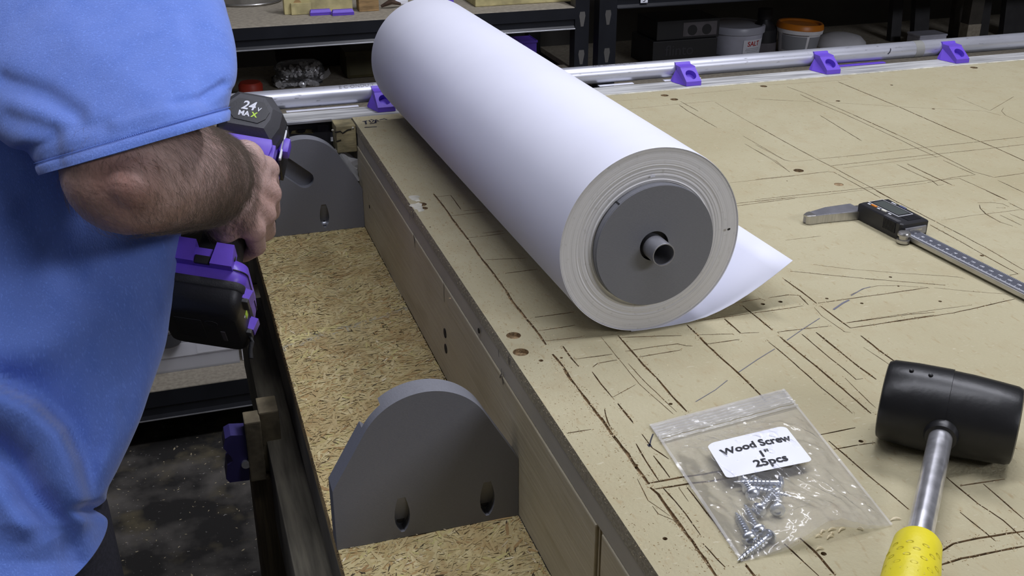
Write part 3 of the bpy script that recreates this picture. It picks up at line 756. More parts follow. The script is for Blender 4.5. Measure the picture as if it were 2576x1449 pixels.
Ln(n1.outputs['Fac'], rp.inputs[0])
s_ = mix_layer(nt, rp.outputs[0], noise_mask(nt, 240, .60, .8), (.50, .49, .47)); Ln(s_, b_.inputs['Base Color']); b_.inputs['Roughness'].default_value = .85
bp_ = nt.nodes.new('ShaderNodeBump'); bp_.inputs['Strength'].default_value = .25; bp_.inputs['Distance'].default_value = .001; Ln(n1.outputs['Fac'], bp_.inputs['Height']); Ln(bp_.outputs[0], b_.inputs['Normal'])
geo = lathe_y(prof)
rb = thing_ = None
o = part('wound_paper', geo, M['paper'], roll, smooth=25)
o.location = (0, 0, RR)
o.data.materials.append(m_end)
for p in o.data.polygons:
    if abs(p.normal.y) > .25 or (p.center.x ** 2 + p.center.z ** 2) ** .5 < RR - .0011: p.material_index = 1
# small tears and flecks on the wound edges
for u, v, l in ((1641, 443, .0035), (1832, 577, .0022)):
    c = PY(u, v, .6612); part('edge_fleck', strip([c - Vector((l / 2, 0, 0)), c + Vector((0, 0, .0006)), c + Vector((l / 2, 0, .0004))], .0016, (0, -1, 0), .0009), M['crack'] if u > 1700 else M['paper'], roll, world=True)
for u, v in ((1450, 421), (1645, 347)):
    pass
# the loose end: leaves the roll underneath and curls up off the table
sx = [(-.012, .0009), (0, .00045), (.02, .0004), (.035, .0009), (.0496, .0029), (.061, .0062), (.0724, .0106), (.084, .0163), (.0951, .0226), (.108, .0308), (.1205, .0394)]
sv, sf = [], []
NY = 12
for i, (x, z) in enumerate(sx):
    for q in range(NY + 1):
        y = -.0005 + RL * q / NY; lift = 1 - .35 * (q / NY)
        sv.append((x, y, max(.0004, z * lift)))
for i in range(len(sx) - 1):
    for q in range(NY):
        a = i * (NY + 1) + q; sf.append((a, a + 1, a + NY + 2, a + NY + 1))
o = part('loose_sheet', (sv, sf), M['paper'], roll, smooth=60)
so = o.modifiers.new('thick', 'SOLIDIFY'); so.thickness = .00025; so.offset = 1

cap_m = rm @ Matrix.Translation((0, 0, RR))
cap = thing('roll_end_cap', 'grey printed disc plugging the near end of the paper roll', 'end cap', mat4=cap_m @ Matrix.Translation((.0008, -.0062, -.0012)))
cr = .0457
po = [(cr * math.cos(2 * math.pi * k / 96), cr * math.sin(2 * math.pi * k / 96)) for k in range(96)]
ph = [(-.0012 + .0112 * math.cos(2 * math.pi * k / 40), .0006 + .0112 * math.sin(2 * math.pi * k / 40)) for k in range(40)]
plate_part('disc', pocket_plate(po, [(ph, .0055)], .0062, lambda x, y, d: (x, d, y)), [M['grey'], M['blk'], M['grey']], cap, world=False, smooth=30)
part('disc_lip', lathe([(cr + .0002, .0010), (cr + .0005, .0016), (cr + .0005, .0056), (.0400, .0061)], 96, 'Y', False) if False else lathe_y([(cr + .0001, .0012), (cr + .0004, .0020), (cr + .0004, .0058), (.0405, .0060)], 96), M['grey'], cap, smooth=40)
part('spigot', lathe_y([(.0385, .006), (.0385, .030), (.013, .030)], 64), M['grey'], cap, smooth=40)
a = math.radians(130)
part('seam_mark', xf(box((-.0006, .0012, -.0004), (.0006, .0062, .0003)), Matrix.Rotation(-(a - math.pi / 2), 4, 'Y') @ Matrix.Translation((0, 0, cr + .0004))), M['blk'], cap)
tm = rm @ Matrix.Translation((-.0002, 0, RR - .0016))
tb = thing('steel_tube', 'thin steel tube poking out of the grey disc in the roll', 'tube', mat4=tm)
part('tube_wall', lathe_y([(.0087, RL + .012), (.0087, -.0210), (.0085, -.0214), (.0078, -.0214), (.0076, -.0208), (.0076, RL + .012)], 40), M['steel_dark'], tb, smooth=40)

# ------------------------------------------------------------------ the two holder brackets
XC, HW, SH, AR, AZ = .1400, .0676, .0497, .0493, .0682
def arc(a0, a1, n): return [(XC + AR * math.cos(math.radians(a0 + (a1 - a0) * k / n)), AZ + AR * math.sin(math.radians(a0 + (a1 - a0) * k / n))) for k in range(n + 1)]
OUT = [(XC - HW, 0), (XC + HW, 0), (XC + HW, SH)] + arc(30, 150, 40) + [(XC - HW, SH)]
sa, sw = math.radians(139), .0105                    # slot direction and half width
sd, sn = Vector((math.cos(sa), math.sin(sa))), Vector((-math.sin(sa), math.cos(sa)))
sc_ = Vector((XC, AZ))
def rim(side):
    p = sn * (side * sw); t = math.sqrt(AR ** 2 - sw ** 2); return sc_ + p + sd * t
ang = math.degrees(math.asin(sw / AR))
U_ = [tuple(rim(-1))] + [tuple(sc_ + sn * (sw * math.cos(t)) * -1 - sd * (sw * math.sin(t))) for t in [math.pi * k / 14 for k in range(15)]] + [tuple(rim(1))]
OUTS = [(XC - HW, 0), (XC + HW, 0), (XC + HW, SH)] + arc(30, 139 - ang - .5, 34) + U_ + arc(139 + ang + .5, 150, 4)[:0] + [(XC - HW, SH)] if 139 + ang > 150 else [(XC - HW, 0), (XC + HW, 0), (XC + HW, SH)] + arc(30, 139 - ang - .5, 34) + U_ + arc(139 + ang + .5, 150, 3) + [(XC - HW, SH)]
def pocket(x, y0=.0048, y1=.0345):
    pr = [(-.0012, y0 + .0002), (.0012, y0 + .0002), (.0034, y0 + .0035), (.0050, y0 + .008), (.0057, y0 + .0135), (.0053, y0 + .019), (.0042, y0 + .0245), (.0027, y1), (-.0027, y1), (-.0042, y0 + .0245), (-.0053, y0 + .019), (-.0057, y0 + .0135), (-.0050, y0 + .008), (-.0034, y0 + .0035)]
    return [(x + a_, b_) for a_, b_ in pr]
pd = lambda x, y: min(.0086, max(.0004, (.0350 - y) * .31))
def bracket(label, yf, slot_front, hx):
    t = thing('roll_bracket', label, 'bracket', (XC, yf, OSB_Z), group='printed roll brackets')
    front = lambda x, y, d: (x, yf + d, OSB_Z + y)
    backl = lambda x, y, d: (x, yf + .009 + d, OSB_Z + y)
    pk = [(pocket(x), pd) for x in hx]
    A, B = (OUTS, OUT) if slot_front else (OUT, OUTS)
    a_ = pocket_plate(A, pk, .0090, front); b2 = pocket_plate(B, [], .0090, backl)
    n = len(a_[0])
    plate_part('plate', (a_[0] + b2[0], a_[1] + [[i + n for i in f] for f in b2[1]], a_[2] + b2[2]), [M['grey'], M['grey'], M['grey']], t)
    for x in hx:
        c = Vector((x, yf + pd(x, .0105) - .0002, OSB_Z + .0105))
        part('screw_hole', xf(lathe([(.0030, 0), (.0028, .0004)], 16, 'Y'), Matrix.Translation(c)), M['blk'], t, world=True)
    return t
near_b = bracket('grey printed roll bracket nearest the camera, its flat face to the front', .635, False, (.1203, .1838))
rear_b = bracket('grey printed roll bracket with an open slanted slot, beside the drill', 1.2445, True, (.0962, .1597))

# ------------------------------------------------------------------ screws
def screw_parts(t):
    hd = lathe([(.0001, .0000), (.0016, .0000), (.0017, -.0002)] , 20)
    part('head', lathe([(.0019, -.0040), (.0019, -.0031), (.0040, -.0028), (.0043, -.0024), (.0040, -.0014), (.0030, -.0005), (.0018, -.0001), (.0017, -.0012), (.0002, -.0013)], 24), M['zinc'], t, smooth=35)
    # coarse thread as a wound ridge on a tapering shank
    v, f = [], []; n, turns, Ln_ = 14, 9, .0245
    steps = n * turns
    part('shank', lathe([(.0017, -.0035), (.0016, -.009), (.0014, -.021), (.0007, -.0265), (.00015, -.0285)], 16), M['zinc'], t, smooth=50)
    for i in range(steps + 1):
        a_ = 2 * math.pi * i / n; z = -.0065 - (Ln_ - .004) * i / steps; rr_ = .0015 if z > -.021 else .0015 * max(.15, (z + .0288) / .0078); e = .0009 if z > -.022 else .0005
        c, s = math.cos(a_), math.sin(a_)
        v += [(rr_ * c, rr_ * s, z + .0005), ((rr_ + e) * c, (rr_ + e) * s, z), (rr_ * c, rr_ * s, z - .0005)]
    for i in range(steps):
        k = 3 * i; f += [(k, k + 1, k + 4, k + 3), (k + 1, k + 2, k + 5, k + 4)]
    part('thread', (v, f), M['zinc'], t, smooth=60)
def copy_tree(o, **kw):
    c = o.copy(); COL.objects.link(c); MATS[c.name] = MATS[o.name]
    for ch in [x for x in bpy.data.objects if x.parent == o]:
        d = ch.copy(); COL.objects.link(d); d.parent = c
        d.matrix_parent_inverse = ch.matrix_parent_inverse
    return c
def along(head, tip):
    """matrix putting a screw (head at origin, tip along -Z) from head to tip"""
    z = (Vector(head) - Vector(tip)).normalized(); x, y, _ = frame(z)
    m = Matrix((x, -y, z)).transposed().to_4x4(); m.translation = Vector(head); return m
# ------------------------------------------------------------------ zip bag
BTL, BTR, BBL, BBR = (PZ(*p).to_2d() for p in ((1633, 1072), (1972, 982), (1863, 1417), (2245, 1324)))
def bag_xy(s, t): return BTL.lerp(BTR, s).lerp(BBL.lerp(BBR, s), t)
def bag_h(s, t):
    e = min(s, 1 - s) * 2; body = min(1, max(0, (t - .18) / .14)) * min(1, (1 - t) / .10 + .18)
    puff = .0065 * (math.sin(math.pi * s) ** .7) * body
    tail = .012 * math.exp(-((s - .58) / .2) ** 2) * max(0, (t - .78) / .22) ** 1.4
    lump = .003 * math.exp(-((s - .30) / .22) ** 2 - ((t - .72) / .16) ** 2)
    wr = .0022 * noise.noise((s * 5.0, t * 4, 1.3)) + .0013 * noise.noise((s * 13 + t * 9, t * 11 - s * 5, 4.0)) + .0007 * noise.noise((s * 26 - t * 12, t * 24, 8.0))
    cr = .0016 * (1 - abs(((s * 1.3 - t * .9 + .35 * noise.noise((s * 3, t * 3, 9))) * 5) % 1 - .5) * 2) ** 4
    edge = min(1, e * 6) * min(1, t / .03 + .15)
    return .0010 + (puff + tail + lump + (wr + cr) * min(1, .25 + body)) * edge
bag = thing('zip_bag', 'small clear zip bag of wood screws with a white printed label', 'bag', PZ(1930, 1200))
NB, NT = 70, 84
def film(h): return ([Vector((*bag_xy(i / NB, j / NT), T + h(i / NB, j / NT))) for j in range(NT + 1) for i in range(NB + 1)],
                     [(j * (NB + 1) + i, (j + 1) * (NB + 1) + i, (j + 1) * (NB + 1) + i + 1, j * (NB + 1) + i + 1) for j in range(NT) for i in range(NB)])
part('front_film', film(bag_h), M['film'], bag, smooth=80, world=True)
part('back_film', film(lambda s, t: .0006 + .0003 * noise.noise((s * 6, t * 6, 2)) + .0085 * math.exp(-((s - .58) / .2) ** 2) * max(0, (t - .80) / .20) ** 1.4), M['film'], bag, smooth=80, world=True)
def band(name, t0, t1, lift, m_, rid=0):
    v, f = [], []; n = 60; q = 6
    for j in range(q + 1):
        t = t0 + (t1 - t0) * j / q
        for i in range(n + 1):
            s = i / n; v.append(Vector((*bag_xy(s, t), T + bag_h(s, t) + lift + rid * math.sin(math.pi * j / q) + .0003 * noise.noise((s * 25, t * 60, 2)))))
    for j in range(q):
        for i in range(n): a = j * (n + 1) + i; f.append((a, a + n + 1, a + n + 2, a + 1))
    part(name, (v, f), M[m_], bag, smooth=70, world=True)
band('opening_flap', 0.0, .105, .0004, 'film_milky', .0004)
band('zip_track', .108, .128, .0004, 'film_milky', .0014); band('zip_track', .140, .156, .0004, 'film_milky', .0012)
for t0 in (.018, .040, .062, .084): band('grip_ridge', t0, t0 + .007, .0007, 'film_milky', .0006)
for s0, s1, nm in ((0, .018, 'side_seam'), (.982, 1, 'side_seam')):
    v = [Vector((*bag_xy(s, j / 40), T + bag_h(s, j / 40) + .0004)) for j in range(41) for s in (s0, (s0 + s1) / 2, s1)]
    part(nm, (v, [(3 * j + k, 3 * j + 3 + k, 3 * j + 4 + k, 3 * j + 1 + k) for j in range(40) for k in (0, 1)]), M['film_milky'], bag, smooth=70, world=True)
# label: bent to the film
LTL, LTR, LBL, LBR = (PZ(u, v, .0065).to_2d() for u, v in ((1777, 1122), (1974, 1074), (1829, 1209), (2046, 1164)))
def lab(s, t, lift=.0008):
    p = LTL.lerp(LTR, s).lerp(LBL.lerp(LBR, s), t)
    return Vector((p.x, p.y, T + .0066 + .0014 * math.sin(math.pi * s) + .0007 * noise.noise((s * 3, t * 3, 5)) + lift))
rc = .09; oc = []
for cx1, cy1, a0 in ((1 - rc, rc, -90), (1 - rc, 1 - rc, 0), (rc, 1 - rc, 90), (rc, rc, 180)):
    for k in range(5):
        a_ = math.radians(a0 + 90 * k / 4); oc.append((cx1 + rc * math.cos(a_), cy1 + rc * math.sin(a_)))
grid = [(i / 14, j / 8) for i in range(15) for j in range(9)]
inn = [p for p in grid if .02 < p[0] < .98 and .03 < p[1] < .97 and not any((p[0] - c0) ** 2 + (p[1] - c1) ** 2 > rc * rc * .8 and (p[0] - c0) * sx_ > 0 and (p[1] - c1) * sy_ > 0 for c0, c1, sx_, sy_ in ((rc, rc, -1, -1), (1 - rc, rc, 1, -1), (rc, 1 - rc, -1, 1), (1 - rc, 1 - rc, 1, 1)))]
pts2 = [Vector(p) for p in oc + inn]
q2, _, qf, _, _, _ = delaunay_2d_cdt(pts2, [], [list(range(len(oc)))], 1, 1e-6)
sticker = part('label', ([lab(p.x, p.y) for p in q2], [list(f)[::-1] for f in qf]), M['label'], bag, smooth=70, world=True, label='white printed label')
def on_label(s, size, cs, ct, name, sx_=1.0):
    v, f = text_geo(s, size, .0, bold=.028 * size)
    W_, H_ = (LTR - LTL).length, (LBL - LTL).length
    me_ = [lab(cs + p.x * sx_ / W_, ct - p.y / H_, .0011) for p in v]
    part(name, (me_, f), M['print'], sticker, world=True)
on_label('Wood Screw', .0088, .52, .34, 'lettering', 1.0); on_label('1"', .0080, .54, .61, 'lettering', 1.15); on_label('25pcs', .0086, .55, .82, 'lettering', 1.1)
# screws in the bag: (head px, tip px, height)
SCR = [((1888, 1361), (1856, 1300), .0042, .0025), ((1912, 1342), (1882, 1287), .0040, .0030), ((1942, 1344), (1866, 1402), .0045, .0020), ((1897, 1247), (1862, 1200), .0075, .004), ((1905, 1287), (1944, 1240), .0055, .006),
       ((1956, 1288), (1956, 1232), .0048, .004), ((1972, 1216), (1905, 1214), .0065, .0065), ((1868, 1222), (1935, 1236), .0035, .0050), ((1962, 1248), (1905, 1210), .0038, .0035)]
NAMES = ['silver wood screw upright in the bag corner with its cross recess showing', 'silver wood screw wedged between two others in the bag corner', 'silver wood screw lying clear, its point in the bag corner',
         'silver wood screw with a bright domed head right under the label', 'silver wood screw in the middle of the bag, head towards the corner', 'silver wood screw in the bag, farthest right of the heads below the label',
         'silver wood screw lying sideways along the lower edge of the label', 'silver wood screw half hidden beneath the domed head under the label', 'silver wood screw at the bottom of the heap under the label']
first = None
for (hp, tp, hz, tz), lb in zip(SCR, NAMES):
    h, tpt = PZ(*hp, hz), PZ(*tp, tz)
    if first is None:
        first = thing('wood_screw', lb, 'screw', (0, 0, 0), group='wood screws in the zip bag'); screw_parts(first); s_o = first
    else: s_o = copy_tree(first); s_o['label'] = lb
    s_o.matrix_world = along(h, tpt)
s_o = copy_tree(first); s_o['label'] = 'screw driven into the foot of the slotted rear bracket'; del s_o['group']
c = Vector((.1597, 1.2445 + pd(0, .0105) - .0012, OSB_Z + .0105)); s_o.matrix_world = along(c, c + Vector((0, .5, -.8)))

# ------------------------------------------------------------------ mallet
A_, B_ = Vector((.4126, .4510, .0245)), PZ(2292, 1449, .0145) - Vector((0, 0, T))
shd = (B_ - A_).normalized()
hax = Vector((-shd.y, shd.x, 0)).normalized()
if hax.x < 0: hax = -hax
hc = A_ - shd * .0125; hc.z = .0267
z_ = hax.cross(-shd).normalized(); y_ = z_.cross(hax)
mm = Matrix((hax, y_, z_)).transposed().to_4x4(); mm.translation = Vector((hc.x, hc.y, T + hc.z))
mal = thing('mallet', 'black rubber mallet with a chrome shaft and yellow grip', 'mallet', mat4=mm)
part('head', lathe([(.0218, -.0370), (.0234, -.0364), (.0248, -.0335), (.0257, -.020), (.0260, -.001), (.0260, .0004), (.0254, .0006), (.0252, .012), (.0243, .026), (.0235, .0365), (.0225, .0390), (.0204, .0398)], 56, 'X'), M['rubber'], mal, smooth=24)
part('collar', bmgeo(BM(xf(lathe([(.0098, .018), (.0098, .0265), (.0088, .0292), (.0074, .0296)], 36, 'Z'), Matrix.Rotation(math.pi / 2, 4, 'X')))), M['rubber'], mal, smooth=40)
sl = (B_ - A_).length
rot = Matrix.Rotation(math.pi / 2, 4, 'X')         # local +Z of the lathe -> -Y, the handle direction
part('shaft', xf(lathe([(.0067, .020), (.0067, .0425), (.0067, .150)], 36), rot), M['chrome'], mal, smooth=40)
gy = (PZ(2303, 1338, .0175) - Vector((hc.x, hc.y, T + hc.z))).dot(shd) + .010
part('grip', xf(lathe([(.0069, gy - .001), (.0112, gy - .0004), (.0120, gy + .0012), (.0126, gy + .010), (.0137, gy + .022), (.0140, gy + .045), (.0134, gy + .07), (.0128, gy + .09), (.0140, gy + .100), (.0120, gy + .103)], 40), rot), M['yellow'], mal, smooth=40)
for i in range(5):
    for j in range(4):
        a_ = math.radians(38 + 34 * j + (17 if i % 2 else 0)); y = gy + .0145 + i * .0052; rr_ = .0126 + .0011 * min(1, (y - gy - .010) / .012)
        c = Vector((rr_ * math.cos(a_), -y, rr_ * math.sin(a_))); n = Vector((math.cos(a_), 0, math.sin(a_)))
        x2, y2, _ = frame(n, (0, 1, 0))
        part('grip_dimple', ([c + n * .00012 + x2 * (.0019 * math.cos(k)) + y2 * (.0010 * math.sin(k)) for k in [2 * math.pi * q / 12 for q in range(12)]] + [c - n * .0003],
             [(k, (k + 1) % 12, 12) for k in range(12)]), M['yellow_pit'], mal)
part('mould_nub', xf(lathe([(.0014, 0), (.0012, .0005), (.0006, .0003)], 14), Matrix.Translation((-.012, -.004, .0257))), M['rubber'], mal)
part('mould_nub', xf(lathe([(.0014, 0), (.0012, .0005), (.0006, .0003)], 14), Matrix.Translation((-.023, -.003, .0256))), M['rubber'], mal)

# ------------------------------------------------------------------ digital caliper
bl = (PZ(1976 + 2557 * .2346, 480 + 1115 * .2346, .006).to_2d() - PZ(1976 + 1370 * .2346, 480 + 515 * .2346, .006).to_2d()).normalized()
cx3 = Vector((bl.x, bl.y, 0)); cy3 = Vector((-bl.y, bl.x, 0))
if cy3.x > 0: cy3 = -cy3                                   # local +Y points to the jaw side
cz3 = Vector((0, 0, 1))
org = PZ(1976 + 1255 * .2346, 480 + 358 * .2346, .016); org.z = T
cm = Matrix((cx3, cy3, cz3)).transposed().to_4x4(); cm.translation = org
cal = thing('caliper', 'black and steel digital caliper lying on the scored board right of the roll', 'caliper', mat4=cm)
part('beam', rbox((-.075, -.0208, .0022), (.175, -.0036, .0062), .0004), M['steel'], cal)
part('beam_face', rbox((-.004, -.0200, .0060), (.1748, -.0054, .00635), .0001), M['beam_face'], cal)
part('body', bevel(BM(loft([[(-.058, .001, .0008), (-.004, .001, .0008), (-.0005, -.003, .0008), (0, -.029, .0008), (-.057, -.031, .0008), (-.059, -.012, .0008)],
    [(-.058, .0012, .0150), (-.002, .0012, .0150), (.0004, -.001, .0150), (.0008, -.0285, .0150), (-.0568, -.0322, .0150), (-.0588, -.004, .0150)],
    [(-.057, .0004, .0160), (-.0025, .0004, .0160), (-.0004, -.0014, .0160), (0, -.0278, .0160), (-.0562, -.0314, .0160), (-.0580, -.0046, .0160)]])), .0006), M['blk'], cal, smooth=30)
part('end_block', rbox((.0003, -.0262, .0046), (.0022, -.0030, .0118), .0005), M['steel_dark'], cal)
part('end_slot', rbox((.0018, -.0210, .0085), (.0027, -.0075, .0102), .0003), M['steel'], cal)
part('lcd_frame', rbox((-.0572, -.0258, .0159), (-.0160, -.0090, .01622), .0001), M['white_print'], cal)
lc = part('display', rbox((-.0566, -.0252, .0160), (-.0166, -.0096, .01634), .0001), M['blk'], cal)
part('lcd', rbox((-.0535, -.0236, .0161), (-.0190, -.0112, .01644), .0001), M['lcd'], cal)
part('button', rbox((-.0498, -.0084, .0155), (-.0430, -.0056, .0169), .0006), M['orange'], cal, label='orange button')
part('button', rbox((-.0356, -.0084, .0155), (-.0296, -.0056, .0169), .0006), M['white_chip'], cal, label='cream button')
part('button', rbox((-.0375, -.0300, .0155), (-.0290, -.0276, .0168), .0006), mat('blue_grey_button', (.085, .10, .20), .45), cal, label='blue grey button')
for x in (-.0525, -.0395, -.0245):
    part('button_print', rbox((x - .0018, -.0072, .0159), (x + .0018, -.0056, .01615), .0001), M['white_print'], cal)
part('button_print', rbox((-.0480, -.0292, .0159), (-.0420, -.0278, .01615), .0001), M['white_print'], cal)
part('thumb_grip', merge([box((-.0138 + .0011 * k, -.0245, .0159), (-.0132 + .0011 * k, -.0100, .0165)) for k in range(9)]), M['blk'], cal)
part('grip_ribs', merge([box((-.0228 + .0015 * k, .0006, .005), (-.0221 + .0015 * k, .0018, .0152)) for k in range(11)]), M['blk'], cal)
part('grip_scallop', rbox((-.0245, -.0040, .01585), (-.0060, .0004, .0162), .0002), M['charcoal'], cal)
# jaws: two thick blades closed against one another, reaching out to the left
jaw1 = [(-.0780, -.006), (-.0640, -.006), (-.0640, .036), (-.0655, .0515), (-.0690, .0535), (-.0735, .0475), (-.0790, .022)]
jaw2 = [(-.0638, -.0085), (-.0555, -.0085), (-.0560, .0030), (-.0612, .0360), (-.0622, .0500), (-.0650, .0535), (-.0655, .0515), (-.0640, .036)]
def slab(p, z0, z1, b=.0005): return bevel(BM(loft([[(x, y, z0) for x, y in p], [(x, y, z1) for x, y in p]])), b)
part('fixed_jaw', slab(jaw1, .0010, .0078), M['steel_dark'], cal)
part('sliding_jaw', slab(jaw2, .0006, .0082, .0008), M['steel'], cal)
part('jaw_tip', slab([(-.0736, .0440), (-.0632, .0440), (-.0650, .0532), (-.0690, .0538), (-.0728, .0478)], .0070, .0087, .0002), M['steel'], cal)
part('jaw_face', slab([(-.0634, -.0080), (-.0572, -.0080), (-.0578, .0030), (-.0622, .0350), (-.0630, .0438), (-.0636, .0438), (-.0636, .036)], .0080, .0085, .0001), M['steel_dark'], cal)
part('inside_jaw', slab([(-.066, -.020), (-.060, -.020), (-.0605, -.040), (-.0625, -.043)], .0010, .0040), M['steel'], cal)
tw = Matrix.Translation((.0055, .0016, .0))
part('thumb_roller', xf(lathe([(.0045, .0006), (.0056, .0014), (.0056, .0040), (.0040, .0046), (.0040, .0070), (.0056, .0076), (.0056, .0096), (.0048, .0108), (.002, .0112)], 28), tw), M['steel'], cal, smooth=35)
# etched ticks and numerals along the beam
tk = []
for k in range(0, 170):
    x = .0022 + .001 * k; l = .0040 if k % 10 == 0 else (.0032 if k % 5 == 0 else .0022)
    if k % 10 == 0 or k % 5 == 0 or k % 1 == 0: tk.append(box((x, -.0060 - l, .0063), (x + .00032, -.0060, .00642)))
for k in range(0, 105):
    x = .0030 + .0015875 * k; tk.append(box((x, -.0198, .0063), (x + .0002, -.0188, .00642)))
for k in range(1, 16): tk.append(box((.0022 + .01 * k, -.0145, .0063), (.0022 + .01 * k + .0003, -.0125, .00642)))
part('tick_marks', merge(tk), M['white_print'], cal, kind='stuff')
nm = []
for k in range(16):
    gv = text_geo(str(40 + 10 * k), .0030, 0.00005)
    nm.append(xf(gv, Matrix.Translation((.0022 + .01 * k, -.0140, .00640)) @ Matrix.Rotation(math.pi / 2 * 0, 4, 'Z')))
part('numerals', merge(nm), M['white_print'], cal)

# ------------------------------------------------------------------ conduit along the back of the bench and its printed clips
CY_, CZ_, CR_ = 1.352, T + .0135, .0120
cond = thing('conduit', 'long galvanised steel conduit running along the back of the bench', 'pipe', (.9, CY_, T))
rings = []
part('pipe_wall', tube([(x, CY_, CZ_) for x in (.06, .3, .6, .9, 1.2, 1.5, 1.8, 2.2)], CR_, 36), M['galv'], cond, smooth=40, world=True)
part('coupling_band', tube([(1.048, CY_, CZ_), (1.062, CY_, CZ_)], CR_ + .0003, 36), mat('dull_joint', (.30, .30, .28), .6, metal=.4), cond, smooth=40, world=True)
def on_pipe(s, size, x, ang, name='stamped_lettering', m_=None):
    v, f = text_geo(s, size, 0)
    o_ = [Vector((x + p.x, CY_ - (CR_ + .0002) * math.sin(ang - p.y / CR_), CZ_ + (CR_ + .0002) * math.cos(ang - p.y / CR_))) for p in v]
    part(name, (o_, f), m_ or M['stamp'], cond, world=True)
M['stamp'] = mat('faded_stamp', (.20, .20, .22), .5, metal=.4)
on_pipe('E C ONDUIT  EMT', .0080, .235, .45); on_pipe('23.8  EMT  ELECTRIC', .0070, .575, .10)
part('marker_mark', strip([Vector((x, CY_ - (CR_ + .0003) * math.sin(t), CZ_ + (CR_ + .0003) * math.cos(t))) for x, t in ((1.0035, 1.0), (1.003, 1.2), (1.0015, 1.45), (.9985, 1.65))], .0016, (0, -.9, .4), .0002), M['ink'], cond, world=True)
for a_, b_, z0 in ((.135, .225, .0), (.55, .60, .0), (.645, .70, .0)):
    solo('paper_slip', rbox((a_, CY_ - .0145, T + .0001), (b_, CY_ - .0075, T + .0010), .0003), M['label'], 'white slip tucked under the conduit %s' % ('beside the drill' if a_ < .2 else ('just right of the paper roll' if a_ < .6 else 'left of the first purple clip past the roll')), 'slip')
solo('purple_strip', rbox((.905, CY_ - .0155, T + .0001), (.995, CY_ - .0078, T + .0016), .0003), M['purple'], 'thin purple plastic strip tucked under the conduit', 'strip')
def clip_parts(t):
    w = .0110; y0, y1 = -.0490, -.0085           # foot front to the pipe, relative to the conduit axis
    # two flanks and a sloping face that carries an oval screw recess
    zt = .0215
    def face(x, s, d):                            # s along the slope, 0 bottom .. 1 top
        p = Vector((x, -.0475, .0060)).lerp(Vector((x, -.0270, .0195)), s); n = Vector((0, -.0135, .0205)).normalized()
        return p - n * d
    outl = [(-w, 0), (w, 0), (w, 1), (-w, 1)]
    ov = [(.0074 * math.cos(2 * math.pi * k / 24), .50 + .34 * math.sin(2 * math.pi * k / 24)) for k in range(24)]
    vv, ff, fm = pocket_plate(outl, [(ov, .0075)], .001, face, back=False)
    v = list(vv); f = list(ff); n = len(v)
    pr = [(-.0475, .0060), (-.0475, .0002), (-.0135, .0002), (-.0125, .0125), (-.0125, .0212), (-.0262, .0212), (-.0270, .0195)]
    v += [Vector((-w, y, z)) for y, z in pr] + [Vector((w, y, z)) for y, z in pr]; m = len(pr)
    f += [[n + i, n + i + 1, n + m + i + 1, n + m + i] for i in range(m - 1)] + [list(range(n, n + m))[::-1], list(range(n + m, n + 2 * m))]
    part('wedge', (v, f), M['purple'], t)
    part('flange', bevel(BM(loft([[(-w, -.0460, .0002), (-w, -.0140, .0002), (-w, -.0130, .0150)], [(-w - .0075, -.0150 - .006, .0002), (-w - .0075, -.0140, .0002), (-w - .0055, -.0130, .0040)]])), .0003), M['purple'], t)
    part('saddle', loft([[(x, .0 - (CR_ + .0006) * math.cos(a_), .0125 + (CR_ + .0006) * math.sin(a_)) for a_ in [math.radians(-60 + 12 * k) for k in range(11)]] + [(x, -(CR_ + .0035) * math.cos(a_), .0125 + (CR_ + .0035) * math.sin(a_)) for a_ in [math.radians(48 - 12 * k) for k in range(10)]] for x in (-w, w)], True), M['purple'], t)
cl0 = None
for u, v, lb in ((1744, 216, 'purple pipe clip on the conduit, the one nearest the paper roll on its right'), (2095, 186, 'purple pipe clip on the conduit, middle one of the three right of the roll'), (2418, 158, 'purple pipe clip on the conduit, farthest to the right'), (972, 281, 'purple pipe clip on the conduit half hidden behind the far end of the roll')):
    x = PZ(u, v, 0).x + .0005
    if cl0 is None: cl0 = thing('pipe_clip', lb, 'clip', (0, 0, 0), group='purple pipe clips'); clip_parts(cl0); o = cl0
    else: o = copy_tree(cl0); o['label'] = lb
    o.matrix_world = Matrix.Translation((x, CY_, T))

# black card tool case behind the slotted bracket and the white plastic crumpled below the corner
tcx0, tcx1 = .112, .1815
tcs = thing('tool_box', 'black box with a handle slot, behind the slotted bracket', 'box', (.15, 1.30, T - .13))
ty = RY + .006
hs = [(PY(u, v, ty).x, PY(u, v, ty).z) for u, v in ((731, 337), (735, 329), (746, 326), (784, 325), (788, 329), (788, 335))]
pp_ = pocket_plate([(tcx0, T - .135), (tcx1, T - .135), (tcx1, T - .0028), (tcx0, T - .0028)], [(hs[::-1], .006)], .038, lambda x, y, d: (x, ty + d, y))
plate_part('carton', pp_, [M['card_dark'], M['pale_board'], M['card_dark']], tcs)
hx_, hz_ = (hs[0][0] + hs[4][0]) / 2, hs[3][1]
part('slot_tab', loft([[(hx_ - .005, y, hz_), (hx_ + .005, y, hz_), (hx_ + .0036, y, hz_ - .0028), (hx_, y, hz_ - .0038), (hx_ - .0036, y, hz_ - .0028)] for y in (ty - .0002, ty + .004)]), M['card_dark'], tcs, world=True)
for k in range(3):
    gg = text_geo(['POWER', 'TOOL', '24V'][k] if False else 'IIIII', .006, 0)
    c = PY(804 + 9 * k, 322, ty)
    part('faint_print', xf(gg, Matrix.Translation((c.x, ty - .0003, c.z)) @ Matrix.Rotation(math.pi / 2, 4, 'X') @ Matrix.Rotation(math.pi / 2, 4, 'Z')), M['card_tag'], tcs, world=True)
part('base_support', box((tcx0, ty + .002, .87 - .11), (tcx1, ty + .045, T - .136)), M['card_dark'], tcs, world=True) if False else None
v, f = [], []; r = random.Random(9)
